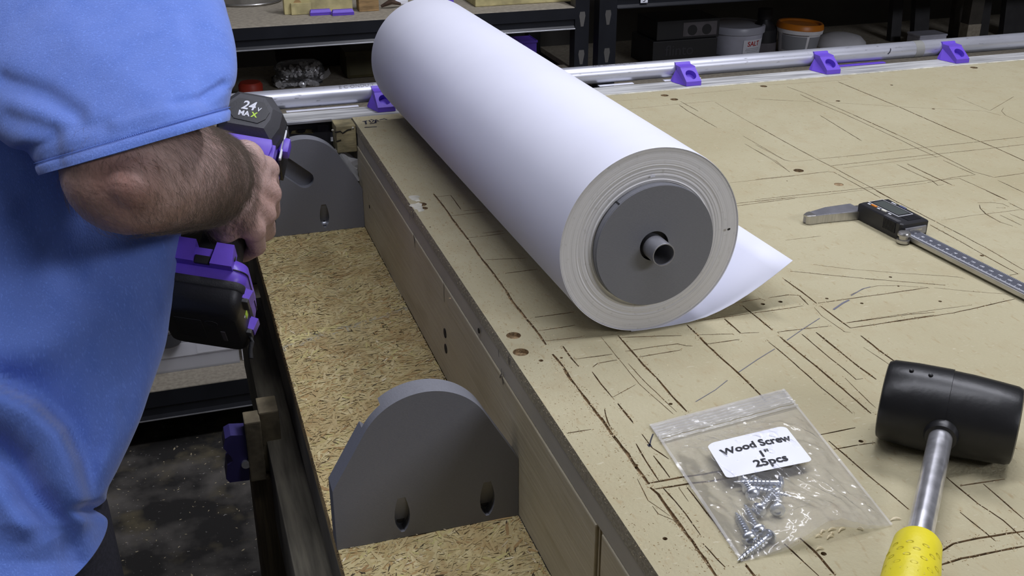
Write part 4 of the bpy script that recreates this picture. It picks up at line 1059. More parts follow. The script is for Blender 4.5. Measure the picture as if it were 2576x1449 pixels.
pl = [PY(u, v_, 1.272) for u, v_ in ((852, 377), (868, 382), (888, 412), (898, 450), (884, 440), (866, 408))]
c0 = sum(pl, Vector()) / len(pl)
n = 16
vs_, fs_ = [], []
for j in range(9):
    for i in range(n):
        a_ = 2 * math.pi * i / n; q = j / 8
        c = pl[0].lerp(pl[3], q); w = .004 + .008 * math.sin(math.pi * min(1, q + .1)); w *= 1 + .5 * noise.noise((i * .9, j * .8, 3))
        vs_.append(c + Vector((w * math.cos(a_), .008 * math.sin(a_) * (1 + .5 * noise.noise((i, j, 1))), .003 * noise.noise((i * 1.7, j, 5)))))
for j in range(8):
    for i in range(n): fs_.append((j * n + i, j * n + (i + 1) % n, (j + 1) * n + (i + 1) % n, (j + 1) * n + i))
solo('plastic_wrap', (vs_, fs_ + [tuple(range(n))[::-1], tuple(range(8 * n, 9 * n))]), M['bag_white'], 'crumpled white plastic stuffed between bench corner and slotted bracket', 'plastic wrap')

# shavings on the board near the bag and mallet
sh0 = None
SH = [((2052, 1351), (2068, 1350)), ((2065, 1343), (2077, 1335)), ((2084, 1336), (2104, 1331)), ((2110, 1339), (2128, 1329)), ((2156, 1329), (2172, 1334)), ((2081, 1356), (2098, 1349)), ((2053, 1384), (2073, 1381)), ((2240, 1309), (2268, 1306)), ((2090, 1346), (2099, 1344))]
SHL_ = ['short flat shaving at the left end of the cluster below the zip bag mouth', 'tilted shaving curl just above the leftmost one of the cluster', 'longest pale shaving, topmost in the middle of the cluster', 'tilted shaving right of the longest one in the cluster',
       'lone shaving on the right of the cluster, pointing at the mallet grip', 'lower middle shaving of the cluster below the zip bag', 'separate shaving lying farthest down, next to a dark screw hole', 'thin shaving beside the chrome shaft, at the zip bag corner', 'tiniest shaving in the heart of the cluster below the zip bag']
for a_, b_ in SH:
    p, q = PZ(*a_, .0006), PZ(*b_, .0006); d_ = q - p; s = Vector((-d_.y, d_.x, 0)).normalized()
    pts = [p + d_ * t + s * (.0009 * math.sin(3 * t)) + Vector((0, 0, .0008 * math.sin(math.pi * t))) for t in [k / 6 for k in range(7)]]
    solo('wood_shaving', tube(pts, [.0002, .0004, .00045, .0004, .00045, .0004, .0002], 5), M['shaving'], SHL_[SH.index((a_, b_))], 'shaving', group='pale shavings beside the zip bag', smooth=60)
# ------------------------------------------------------------------ cordless drill (local: x right, y towards the bit, z up)
def camv(x, y, z): return _R * x + _U * y - _F * z
HEAD = PD(627, 279, 1.05)
TIP = Vector((.0962, 1.2445 + .0030, OSB_Z + .0115))
dy = (TIP - HEAD).normalized(); dz = camv(.115, .90, -.36); dz = (dz - dy * dz.dot(dy)).normalized(); dx = dy.cross(dz)
DL = (TIP - HEAD).length
dm = Matrix((dx, dy, dz)).transposed().to_4x4(); dm.translation = HEAD
drill = thing('cordless_drill', 'black and purple cordless drill held in the hand over the slotted bracket', 'drill', mat4=dm)
def oct_ring(hw, hh, y, c=.45, cz=0, cx=0, low=None):
    lw = hw if low is None else low
    p = [(-hw * (1 - c), hh), (hw * (1 - c), hh), (hw, hh * (1 - c) * .6), (hw, -hh * .35), (lw * .8, -hh), (-lw * .8, -hh), (-hw, -hh * .35), (-hw, hh * (1 - c) * .6)]
    return [(x + cx, y, z + cz) for x, z in p]
part('motor_cap', bevel(BM(loft([oct_ring(.0215, .0165, -.0010), oct_ring(.0230, .0178, .0004), oct_ring(.0300, .0235, .0085), oct_ring(.0315, .0250, .020), oct_ring(.0318, .0255, .034)])), .0012), M['charcoal'], drill, smooth=25)
part('cap_rim', bevel(BM(loft([oct_ring(.0312, .0250, .024), oct_ring(.0327, .0266, .026), oct_ring(.0327, .0266, .031), oct_ring(.0316, .0255, .034)])), .0006), M['blk_matte'], drill, smooth=25)
bp_ = [(-.0185, .0035), (-.0120, .0115), (.0125, .0105), (.0195, .0010), (.0170, -.0070), (.0105, -.0125), (-.0125, -.0110), (-.0185, -.0040)]
badge = part('badge', bevel(BM(loft([[(x, -.0006, z) for x, z in bp_], [(x, -.0019, z) for x, z in bp_]])), .0004), M['blk'], drill, label='black badge plate')
def on_badge(s, size, x, z, m_, sh=.22, b_=.02):
    gv = text_geo(s, size, .0001, shear=sh, bold=b_ * size)
    part('lettering', xf(gv, Matrix.Translation((x, -.0021, z)) @ Matrix.Rotation(math.pi / 2, 4, 'X')), m_, badge)
on_badge('24', .0130, -.0015, .0042, M['white_print']); on_badge('V', .0058, .0088, .0018, M['white_print']); on_badge('MA', .0074, -.0040, -.0046, M['white_print'], .0, .03); on_badge('X', .0074, .0058, -.0046, M['lime'], .0, .035)
part('housing', bevel(BM(loft([oct_ring(.0300, .0290, .030, low=.030, cz=-.004), oct_ring(.0325, .0305, .040, cz=-.004), oct_ring(.0325, .0305, .075, cz=-.003), oct_ring(.0285, .0290, .100), oct_ring(.0255, .0255, .108)])), .002), M['purple_tool'], drill, smooth=25)
part('neck', bevel(BM(loft([[(-.0270, -.001, -.0270), (.0270, -.001, -.0270), (.0285, .058, -.0270), (-.0285, .058, -.0270)], [(-.0285, -.0015, -.034), (.0285, -.0015, -.034), (.0295, .062, -.034), (-.0295, .062, -.034)],
    [(-.0245, .002, -.050), (.0255, .002, -.050), (.0250, .060, -.050), (-.0250, .060, -.050)], [(-.0180, .006, -.062), (.0185, .006, -.062), (.0185, .056, -.062), (-.0180, .056, -.062)]])), .003), M['purple_tool'], drill, smooth=30)
part('rear_pad', bevel(BM(loft([[(-.021, -.0028, -.0385), (.0165, -.0028, -.0385), (.0185, .010, -.0385), (-.021, .010, -.0385)], [(-.020, -.001, -.052), (.0195, -.001, -.052), (.0195, .010, -.052), (-.020, .010, -.052)], [(-.016, .003, -.066), (.0155, .003, -.066), (.0155, .012, -.066), (-.016, .012, -.066)]])), .0015), M['blk_matte'], drill, smooth=30)
part('side_rib', bevel(BM(loft([[(.0265, .004, -.030), (.0310, .004, -.030), (.0310, .020, -.030), (.0265, .020, -.030)], [(.0255, .004, -.046), (.0310, .006, -.050), (.0310, .018, -.050), (.0255, .020, -.046)]])), .0012), M['purple_tool'], drill, smooth=30)
part('mode_switch', rbox((.030, .030, -.022), (.0395, .046, -.006), .0025), M['purple_tool'], drill, smooth=30)
part('side_panel', rbox((.0300, .036, -.030), (.0334, .080, .010), .0012), M['blk'], drill, smooth=30)
part('side_stripe', rbox((.0318, .030, -.030), (.0340, .0345, .002), .0006), M['white_print'], drill, smooth=30)
part('direction_switch', rbox((.0200, .046, -.047), (.0315, .060, -.038), .002), M['purple_tool'], drill, smooth=30)
part('gear_case', lathe([(.0240, .106), (.0255, .110), (.0250, .122), (.0215, .132), (.0200, .136)][::-1], 32, 'Y'), M['blk'], drill, smooth=30)
part('chuck', lathe([(.0080, .176), (.0150, .168), (.0185, .156), (.0190, .138), (.0170, .134)], 24, 'Y'), M['blk_matte'], drill, smooth=30)
part('bit', lathe([(.0012, (DL - .001)), (.0030, (DL - .008)), (.0032, (DL - .030)), (.0026, (DL - .032)), (.0026, .170)], 6, 'Y'), M['steel'], drill, smooth=30)
def rrect(w, d0, d1, z, r=.011, n=6, cx=0):
    pts = []
    for sx_, sy_, a0 in ((1, 1, 0), (-1, 1, 90), (-1, -1, 180), (1, -1, 270)):
        for k in range(n + 1):
            a_ = math.radians(a0 + 90 * k / n); pts.append((cx + sx_ * (w - r) + r * math.cos(a_), (d1 - r if sy_ > 0 else d0 + r) + r * math.sin(a_), z))
    return pts
part('handle', loft([rrect(.0175, .006, .052, -.050), rrect(.0165, .008, .050, -.075), rrect(.0165, .006, .049, -.105), rrect(.0185, -.002, .054, -.130, .014), rrect(.025, -.014, .062, -.146, .018), rrect(.031, -.020, .066, -.152, .018)]), M['blk_matte'], drill, smooth=45)
part('trigger', bevel(BM(loft([[(-.007, .048, -.044), (.007, .048, -.044), (.007, .062, -.044), (-.007, .062, -.044)], [(-.007, .048, -.068), (.007, .048, -.068), (.007, .057, -.068), (-.007, .057, -.068)]])), .002), M['purple_tool'], drill, smooth=30)
part('foot', loft([rrect(.0285, -.018, .064, -.146, .016), rrect(.0345, -.031, .070, -.1515, .016), rrect(.0370, -.035, .074, -.160, .014), rrect(.0375, -.036, .075, -.170, .012), rrect(.0365, -.035, .074, -.1735, .012)]), M['purple_tool'], drill, smooth=40)
part('foot_seam', loft([rrect(.0378, -.0364, .0752, -.1622, .012), rrect(.0378, -.0364, .0752, -.1630, .012)]), M['blk'], drill)
# belt-clip boss on the back of the foot: two lugs with a dark notch between
for x0, x1 in ((-.0265, -.0075), (.0065, .0255)):
    part('clip_lug', bevel(BM(loft([[(x0, -.0470, -.1640), (x1, -.0470, -.1640), (x1, -.030, -.1640), (x0, -.030, -.1640)], [(x0 + .002, -.0450, -.1430), (x1 - .002, -.0450, -.1430), (x1 - .002, -.020, -.1430), (x0 + .002, -.020, -.1430)]])), .002), M['purple_tool'], drill, smooth=30)
part('clip_bridge', rbox((-.0095, -.0425, -.1640), (.0085, -.030, -.1490), .001), M['purple_tool'], drill)
part('clip_notch', rbox((-.0075, -.0440, -.1640), (.0065, -.0400, -.1565), .0008), M['blk'], drill)
part('lug_hole', xf(lathe([(.0024, 0), (.0020, .0006)], 14, 'X'), Matrix.Translation((.0252, -.037, -.153))), M['blk'], drill)
batt = [rrect(.0370, -.0355, .0745, -.1738, .010), rrect(.0375, -.0365, .075, -.190, .010), rrect(.0375, -.0345, .075, -.214, .010), rrect(.0355, -.0270, .074, -.230, .010), rrect(.0330, -.0200, .071, -.2350, .010)]
part('battery', loft(batt), M['blk'], drill, smooth=35)
part('battery_band', loft([rrect(.0377, -.0374, .0752, -.1742, .010), rrect(.0383, -.0380, .0757, -.1765, .010), rrect(.0383, -.0378, .0757, -.188, .010), rrect(.0376, -.0368, .0752, -.190, .010)]), M['blk_matte'], drill, smooth=35)
for y0, y1, z0, z1 in ((-.030, .000, -.196, -.176), (.032, .058, -.212, -.186)):
    part('latch', bevel(BM(loft([[(.0350, y0, z1), (.0445, y0 + .006, z1), (.0445, y1 - .004, z1), (.0350, y1, z1)], [(.0350, y0, z0), (.0425, y0 + .004, z0), (.0425, y1 - .006, z0), (.0350, y1, z0)]])), .0015), M['purple_tool'], drill, smooth=30)
part('latch_pad', rbox((.0355, -.028, -.204), (.0425, -.006, -.1955), .0012), M['charcoal'], drill); part('latch_pad', rbox((.0355, .034, -.221), (.0415, .054, -.2115), .0012), M['charcoal'], drill)
part('side_label', rbox((.0372, .004, -.206), (.0381, .016, -.196), .0003), M['lime'], drill); part('charge_light', rbox((.0372, .002, -.213), (.0381, .005, -.208), .0003), M['white_print'], drill)
part('battery_label', rbox((-.022, -.004, -.2362), (.002, .046, -.2348), .0003), M['blk_matte'], drill)
part('battery_emblem', xf(lathe([(.0056, -.0003), (.0060, .0003), (.0048, .0003)], 24, 'Z', False), Matrix.Translation((.0105, .000, -.2356))), M['charcoal'], drill)
part('battery_tag', rbox((.0165, .020, -.2364), (.0205, .046, -.2350), .0002), M['card_tag'], drill)
st = [dm @ Vector(p) for p in ((.0365, .040, -.222), (.036, .046, -.235))]
part('wrist_strap', tube([Vector(p) for p in ((.0400, .045, -.220), (.0425, .044, -.232), (.0420, .046, -.246), (.0440, .049, -.262))], .0022, 8), M['blk_matte'], drill, smooth=50)

def zmap(z):
    if z > -.112: return z
    if z > -.140: return z - .0135 * (-.112 - z) / .028
    if z > -.1736: return z - .0135
    return -.1871 + (z + .1736) * .47
for ch in [o for o in bpy.data.objects if o.parent == drill]:
    for vt in ch.data.vertices: vt.co.z = zmap(vt.co.z)

# ------------------------------------------------------------------ the person
TK0 = [(252, 1368, .866, .187, .121), (250, 1330, .869, .188, .123), (252, 1285, .874, .189, .124), (268, 1238, .880, .190, .123), (300, 1180, .890, .190, .120), (340, 1090, .900, .188, .118), (375, 1000, .910, .186, .116),
       (403, 880, .920, .186, .115), (432, 700, .935, .188, .115), (452, 575, .945, .190, .115), (462, 420, .950, .192, .115), (440, 200, .955, .195, .112), (400, -20, .960, .195, .108), (370, -250, .965, .190, .10), (330, -450, .97, .170, .088), (255, -600, .975, .125, .075), (180, -670, .98, .072, .062)]
TK = []                                   # right-hand outline of the shirt with its distance -> axis position and half widths
for u, v, d, hw, hd_ in TK0:
    c = PD(u, v, d) - _R * hw; TK.append((c.x, c.y, c.z, hw, hd_))
AX = [Vector(k[:3]) for k in TK]
PB = Vector((AX[3].x, AX[3].y, 0.0))
pers = thing('person', 'person in a loose blue t-shirt and dark trousers bending over the bench with the drill', 'person', PB)
def DW(x, y, z): return dm @ Vector((x, y, z))
limb = []
def cap_(a_, ra, b_, rb, **k): limb.append(capsule(a_, ra, b_, rb, **k))
# right arm: shoulder, elbow, forearm, wrist
SHO, ELB = PD(190, -500, .97), PD(322, 428, .735)
F1, F2, WR = PD(425, 432, .80), PD(505, 448, .875), DW(-.006, -.068, -.096)
cap_(SHO, .050, ELB, .042); cap_(ELB, .0440, F1, .0435); cap_(F1, .0435, F2, .0385); cap_(F2, .0385, WR, .0290)
cap_(PD(335, 452, .708), .020, PD(372, 470, .74), .026)
HZ = -.013                     # how far down the grip the hand sits
def DW(x, y, z): return dm @ Vector((x, y, z + HZ))
WR2 = DW(-.002, -.052, -.084)
cap_(WR, .0285, WR2, .0265)
MC = [(.027, -.004, -.046), (.0325, .002, -.067), (.032, .002, -.0885), (.028, -.004, -.109)]
ST = [(.004, -.050, -.070), (.006, -.052, -.080), (.005, -.052, -.092), (.002, -.050, -.102)]
for m_, s in zip(MC, ST): cap_(DW(*s), .0175, DW(*m_), .0122)
cap_(DW(.004, -.020, -.052), .0175, DW(.004, -.020, -.112), .0175); cap_(DW(.016, -.016, -.055), .015, DW(.014, -.014, -.108), .015)
cap_(DW(.012, -.030, -.055), .0200, DW(.011, -.030, -.100), .0200); cap_(DW(.020, -.016, -.058), .0165, DW(.018, -.016, -.100), .0165)
cap_(DW(-.004, -.050, -.080), .021, DW(-.020, -.012, -.066), .0160)
cap_(DW(0, -.044, -.108), .017, DW(.006, -.014, -.116), .0150)
FG = [[(.0275, .040, -.042), (.0150, .064, -.046), (-.004, .067, -.050)], [(.0325, .046, -.067), (.016, .068, -.070), (-.008, .066, -.071)],
      [(.0325, .046, -.0885), (.016, .067, -.091), (-.008, .064, -.092)], [(.0290, .038, -.109), (.014, .061, -.111), (-.006, .060, -.112)]]
for m_, (p1_, p2_, p3_), q in zip(MC, FG, (1, 1.03, 1, .9)):
    cap_(DW(*m_), .0118 * q, DW(*p1_), .0100 * q); cap_(DW(*p1_), .0101 * q, DW(*p2_), .0088 * q); cap_(DW(*p2_), .0088 * q, DW(*p3_), .0078 * q)
    cap_(DW(*m_), .0126 * q, DW(m_[0] + .002, m_[1] + .004, m_[2]), .0122 * q)
cap_(DW(-.020, -.012, -.066), .0135, DW(-.0305, .016, -.054), .0115); cap_(DW(-.0305, .016, -.054), .0113, DW(-.0285, .043, -.050), .0090)
# trunk, legs, left arm, neck and head
HIP, CHE = AX[4] + _F0 * .035, AX[11] + Vector((0, 0, .02))
NCK, HDC = AX[16] + Vector((.005, .015, .03)), AX[16] + _F0 * .075 + _R * .01 + Vector((0, 0, .165))
cap_(HIP - _R * .08, .082, HIP + _R * .08, .082); cap_(HIP, .085, CHE, .085); cap_(CHE - _R * .085, .080, CHE + _R * .085, .080)
SHL = AX[14] - _R * .17; cap_(AX[13], .062, SHL, .048); cap_(AX[13], .062, SHO, .050)
cap_(CHE, .080, AX[14], .062); cap_(AX[14], .062, NCK, .054); cap_(NCK, .054, HDC, .050)
cap_(HDC + Vector((-.012, -.02, .03)), .086, HDC + Vector((.008, .035, .0)), .078); cap_(HDC + Vector((.02, .05, -.05)), .05, HDC + Vector((.028, .065, -.065)), .038)
fd = Vector((.33, .86, -.40)).normalized(); fx, fy, _ = frame(fd)
FC = HDC + Vector((0, 0, -.005))
cap_(FC + fd * .108 + fy * .02, .009, FC + fd * .122 - fy * .012, .013); cap_(FC + fd * .106 - fy * .045 - fx * .018, .008, FC + fd * .106 - fy * .045 + fx * .018, .008)
for s in (-1, 1):
    cap_(FC + fx * (s * .085) + fy * .018, .014, FC + fx * (s * .088) - fy * .02, .011); cap_(FC + fd * .100 + fx * (s * .032) + fy * .022, .013, FC + fd * .101 + fx * (s * .032) + fy * .022, .012)
    cap_(FC + fd * .098 + fx * (s * .016) + fy * .042, .011, FC + fd * .095 + fx * (s * .045) + fy * .040, .010)
for s, kx in ((-1, -.085), (1, .085)):
    h_ = AX[1] + _F0 * .035 + _R * kx; kn = Vector((h_.x + .01, h_.y + .03, .47)); an = Vector((h_.x, h_.y, .09)); cap_(HIP + _R * kx * .8, .080, h_, .080)
    cap_(h_, .080, kn, .060); cap_(kn, .060, an, .040); cap_(an, .038, an + _F0 * .12 + Vector((0, 0, -.05)), .032)
EL_, WL_ = SHL + Vector((-.08, .02, -.30)), SHL + Vector((-.03, .20, -.42))
cap_(SHL, .052, EL_, .042); cap_(EL_, .042, WL_, .028); hd = (WL_ - EL_).normalized(); hxx, hyy, _ = frame(hd)
cap_(WL_, .027, WL_ + hd * .06, .026)
for k in range(4):
    b0 = WL_ + hd * .085 + hxx * (-.027 + .018 * k); cap_(WL_ + hd * .03 + hxx * (-.015 + .010 * k), .014, b0, .0105); b1 = b0 + hd * .036 - hyy * .010; b2 = b1 + hd * .02 - hyy * .02
    cap_(b0, .0105, b1, .0092); cap_(b1, .0092, b2, .0080)
cap_(WL_ + hd * .02 + hxx * .015, .015, WL_ + hd * .055 + hxx * .045 - hyy * .01, .012); cap_(WL_ + hd * .055 + hxx * .045 - hyy * .01, .011, WL_ + hd * .085 + hxx * .048 - hyy * .02, .009)
bme = remesh(limb, .0030, 5, .5)
# muscle and knuckle relief
bme.transform(Matrix.Translation(-PB)); bme.name = 'body'
body = link('body', bme, M['skin'], pers)
for p in bme.polygons: p.use_smooth = True
M['skin'].node_tree.nodes['elbow_distance'].inputs[1].default_value = tuple(PD(318, 456, .695) - PB)

# forearm hair
rnd_h = random.Random(31)
cand = []
for p in bme.polygons:
    c = p.center + PB; q = c - _C; w = q.dot(_F)
    if not (.66 < w < 1.06): continue
    n = p.normal
    if n.dot(-q.normalized()) < -.05: continue
    u, v = proj(c)
    if not (150 < u < 705 and 285 < v < 590): continue
    arm_d = w
    if u > 640 and w < 1.0: pass
    if w < .93:
        wt = .2 + .5 * max(0, min(1, (w - .74) / .08)); ln_ = .012
        if u < 330: wt *= .35
    elif w < .985: wt, ln_ = .75, .010
    else: wt, ln_ = (.05, .004) if u > 600 else (.15, .006)
    cand.append((p.area * wt, c, n, w, ln_))
tot_w = sum(c[0] for c in cand); cum = []; acc = 0
for c in cand: acc += c[0]; cum.append(acc)
import bisect
hv, hf = [], []
for _ in range(15000):
    a_, c, n, w, ln_ = cand[bisect.bisect(cum, rnd_h.random() * tot_w) % len(cand)]
    d_ = camv(.30 + rnd_h.gauss(0, .28), -.75 + rnd_h.gauss(0, .28), -.35 + rnd_h.gauss(0, .2))
    d_ = (d_ - n * d_.dot(n)).normalized(); l = ln_ * rnd_h.uniform(.6, 1.7); s = d_.cross(n).normalized()
    c = c + s * rnd_h.gauss(0, .002) + d_ * rnd_h.gauss(0, .002)
    curl = rnd_h.gauss(0, .25)
    r0 = .000055 * rnd_h.uniform(.7, 1.3)
    P_ = [c - n * .0004, c + d_ * l * .5 + n * (.0007 + .10 * l) + s * curl * l * .15, c + d_ * l + n * (.0004 + .13 * l * rnd_h.random()) + s * curl * l * .55]
    k = len(hv)
    for i, (pp_, rr_) in enumerate(zip(P_, (r0, r0 * .85))):
        for a2 in (0, 2.094, 4.189): hv.append(pp_ + s * (rr_ * math.cos(a2)) + n * (rr_ * math.sin(a2)))
    hv.append(P_[2])
    for i in range(3):
        j = (i + 1) % 3; hf += [(k + i, k + j, k + 3 + j, k + 3 + i), (k + 3 + i, k + 3 + j, k + 6)]
part('arm_hair', (hv, hf), M['hair'], pers, world=True, kind='stuff', smooth=180)

# t-shirt
def poly_dist(u, v, line):
    best = (1e9, 1)
    for (x0, y0), (x1, y1) in zip(line, line[1:]):
        dx_, dy_ = x1 - x0, y1 - y0; t = max(0, min(1, ((u - x0) * dx_ + (v - y0) * dy_) / (dx_ * dx_ + dy_ * dy_)))
        d = math.hypot(u - x0 - t * dx_, v - y0 - t * dy_)
        if d < best[0]: best = (d, 1 if (dx_ * (v - y0) - dy_ * (u - x0)) < 0 else -1)
    return best[0] * best[1]
LOBE = [(-200, 900), (0, 974), (90, 1015), (161, 1081), (195, 1160), (231, 1284), (243, 1345), (262, 1500)]
VAL = [(-140, 1060), (0, 1131), (45, 1172), (83, 1243), (165, 1338), (215, 1470)]
SOFT = [([(455, 600), (300, 760), (100, 880), (-60, 930)], .006, 60), ([(60, 560), (180, 700), (330, 800)], -.005, 45), ([(420, 800), (330, 960), (260, 1120)], -.004, 30), ([(0, 1250), (60, 1330)], .006, 30), ([(300, 1000), (270, 1150), (238, 1260)], .006, 22)]
def folds(p, out):
    u, v = proj(p)
    if not (-250 < u < 520 and 480 < v < 1520): return 0.0
    s = poly_dist(u, v, LOBE); f = 1 / (1 + math.exp(max(-40, min(40, s / 7))))
    d = .046 * f * math.exp(min(0, s) / 190) - .026 * (1 - f) * math.exp(-max(0, s) / 70)
    if v < 940: d *= max(0, (v - 860) / 80)
    if v > 1320: d *= max(0.15, 1 - (v - 1320) / 110)
    d -= .024 * math.exp(-(poly_dist(u, v, VAL) / 40) ** 2)
    for ln_, a_, w in SOFT: d += a_ * math.exp(-(poly_dist(u, v, ln_) / w) ** 2)
    return d
def spline(keys, n):
    """Catmull-Rom through key tuples"""
    out = []; m = len(keys) - 1
    for i in range(n):
        t = m * i / (n - 1); k = min(int(t), m - 1); f = t - k
        a_, b_, c_, d_ = (np.array(keys[max(0, min(m, k + o_))], float) for o_ in (-1, 0, 1, 2))
        out.append(.5 * (2 * b_ + (c_ - a_) * f + (2 * a_ - 5 * b_ + 4 * c_ - d_) * f * f + (3 * b_ - a_ - 3 * c_ + d_) * f ** 3))
    return out
rings = []
NS, NR = 260, 190
rows = spline(TK, NR)
for j, (x, y, z, hw, hd_) in enumerate(rows):
    ring = []
    for i in range(NS):
        a_ = 2 * math.pi * i / NS; ca, sa_ = math.cos(a_), math.sin(a_)
        px_ = math.copysign(abs(ca) ** .86, ca) * hw; py_ = math.copysign(abs(sa_) ** .92, sa_) * hd_
        p = Vector((x, y, z)) + _R * px_ + _F0 * py_
        out = (_R * ca + _F0 * sa_)
        if sa_ < .25:
            dsp = folds(p, out); k = min(1, (.25 - sa_) * 2)
            p -= ray(*proj(p)).normalized() * dsp * k * (1 - .7 * abs(ca) ** 6)
        if ca > .3: p -= _R * (.010 * ca * math.exp(-((proj(p)[1] - 1281) / 16) ** 2) * math.exp(-((1 - ca) / .12) ** 2))
        p += out * (.0035 * noise.noise(p * 9) + .0016 * noise.noise(p * 27))
        ring.append(p)
    rings.append(ring)
hem0, hem1 = rings[0], rings[1]
ins = [[p - (p - Vector(rows[0][:3])).normalized() * q + Vector((0, 0, h)) for p in hem0] for h, q in ((.0, .003), (.022, .034))]
tors = loft(ins[::-1] + rings, True, False)
SK = [(338, 372, 240, -69, .735, .058), (334, 352, 243, -70, .738, .0595), (328, 332, 246, -71, .742, .060), (314, 306, 262, -76, .748, .063), (296, 284, 286, -78, .757, .066), (247, 205, 336, -80, .785, .075), (206, 118, 366, -80, .81, .082), (170, 25, 370, -78, .835, .086), (140, -100, 345, -74, .86, .088), (118, -260, 310, -65, .885, .086), (112, -420, 250, -50, .91, .078), (120, -560, 150, -35, .93, .055)]
srings = []
NR2, NS2 = 130, 200
CRE = [([(0, 205), (110, 240), (190, 290)], -.006, 26), ([(150, 60), (330, 200), (420, 290)], .003, 60), ([(480, 40), (500, 180), (540, 280)], -.003, 30), ([(60, 380), (160, 330), (260, 320)], -.003, 22), ([(560, 215), (520, 245), (440, 262)], -.0035, 14), ([(20, 300), (120, 330), (140, 420)], -.004, 25)]
for j, (u, v, hu, hv_, d, hd_) in enumerate(spline(SK, NR2)):
    c = PD(u, v, d); e1 = (_R * hu - _U * hv_) * (d / FPX); e2 = ray(u, v).normalized() * hd_
    ring = []
    for i in range(NS2):
        a_ = 2 * math.pi * i / NS2; ca, sa_ = math.cos(a_), math.sin(a_)
        p = c + e1 * (math.copysign(abs(ca) ** .9, ca)) + e2 * sa_
        out = (e1.normalized() * ca + e2.normalized() * sa_)
        if sa_ < .2:
            uu, vv = proj(p)
            for ln_, am, w in CRE: p += out * am * math.exp(-(poly_dist(uu, vv, ln_) / w) ** 2)
        # turned-up hem: a plump band with a stitched groove above it
        if j < 40: p += out * (.0007 * math.exp(-((j - 8) / 7) ** 2) - .0011 * math.exp(-((j - 18) / 3.0) ** 2) + .0007 * noise.noise((i * .22, j * .05, 2)) * math.exp(-((j - 15) / 9) ** 2))
        p += out * (.0030 * noise.noise(p * 11) + .0013 * noise.noise(p * 34)) * min(1, j / 12)
        ring.append(p)
    srings.append(ring)
cc = sum(srings[0], Vector()) / NS2; ax_ = (sum(srings[12], Vector()) / NS2 - cc).normalized()
sc2 = sum(srings[15], Vector()) / NS2
sin_ = [[p + (cc - p) * .03 for p in srings[0]], [p + (sc2 - p) * .08 for p in srings[15]]]
slv = loft(sin_[::-1] + srings, True, False)
lrings = []
for k, t in enumerate((0, .1, .3, .5)): pass
axl = (EL_ - SHL).normalized(); lx, ly, _ = frame(axl)
for t, r_ in ((.20, .078), (.12, .080), (.0, .078), (-.05, .07), (-.09, .045)):
    lrings.append([SHL + axl * t + lx * r_ * math.cos(2 * math.pi * i / 40) + ly * r_ * math.sin(2 * math.pi * i / 40) for i in range(40)])
shirt = part('tshirt', merge([tors, slv, loft(lrings, True, False)]), M['shirt'], pers, world=True, smooth=180, label='loose blue cotton t-shirt')
so = shirt.modifiers.new('cloth', 'SOLIDIFY'); so.thickness = .0012; so.offset = -1
stc = []
for i in range(NS2 // 2, NS2):                       # the camera side
    for h in (0.25, .75):
        q = srings[18]; a_, b_ = q[i], q[(i + 1) % NS2]
        c = a_.lerp(b_, h); d_ = (b_ - a_) * .17; n_ = (c - cc).normalized()
        stc.append(tube([c - d_ + n_ * .0008, c + n_ * .0013, c + d_ + n_ * .0008], .00035, 5))
part('stitching', merge(stc), M['thread'], shirt, world=True)
# trousers and shoes
tl = []
HC = Vector(rows[0][:3]) + _F0 * .032; HC.z -= .012
tl.append(capsule(HC - _R * .085, .086, HC + _R * .085, .086))
for s in (-1, 1):
    h_ = HC + _R * (.090 * s); kn = Vector((h_.x + .012, h_.y + .03, .46)); an = Vector((h_.x + .005, h_.y, .10))
    tl.append(capsule(h_, .088, kn, .078)); tl.append(capsule(kn, .078, an, .070))
tme = remesh(tl, .008, 4)
tme.transform(Matrix.Translation(-PB)); tme.name = 'trousers'
for p in tme.polygons: p.use_smooth = True
link('trousers', tme, M['trouser'], pers, label='dark trousers')
for s in (-1, 1):
    a_ = HC + _R * (.088 * s); c = Vector((a_.x, a_.y, 0))
    rr2 = []
    for h, w, f0, f1 in ((.0, .045, -.085, .175), (.012, .049, -.09, .182), (.03, .050, -.09, .182), (.05, .047, -.088, .165), (.08, .044, -.08, .08), (.11, .046, -.075, .05)):
        rr2.append([c + _R * (w * math.cos(t) * (1 if math.sin(t) < .5 else .92)) + _F0 * ((f0 + f1) / 2 + (f1 - f0) / 2 * math.sin(t)) + Vector((0, 0, h)) for t in [2 * math.pi * k / 28 for k in range(28)]])
    part('shoe', loft(rr2), M['blk_matte'], pers, smooth=50, world=True)
hrv = []
for j in range(10):
    th = math.radians(8 + j * 10)
    ring = []
    for i in range(36):
        a_ = 2 * math.pi * i / 36; d_ = Vector((math.sin(th) * math.cos(a_), math.sin(th) * math.sin(a_), math.cos(th)))
        lim = 1.0 - .25 * max(0, d_.dot(fd) - .3)
        ring.append(HDC + Vector((-.004, .002, .018)) + Vector((d_.x * .098, d_.y * .118, d_.z * .098)) * lim)
    hrv.append(ring)
part('hair', loft(hrv), M['hair'], pers, smooth=60, world=True)
for s in (-1, 1):
    part('eye', xf(lathe([(.0005, .0110), (.006, .0093), (.0095, .005), (.011, 0)], 20), Matrix.Translation(FC + fd * .104 + fx * (s * .032) + fy * .022) @ fd.to_track_quat('Z', 'Y').to_matrix().to_4x4()), M['white_print'], pers, smooth=60, world=True)
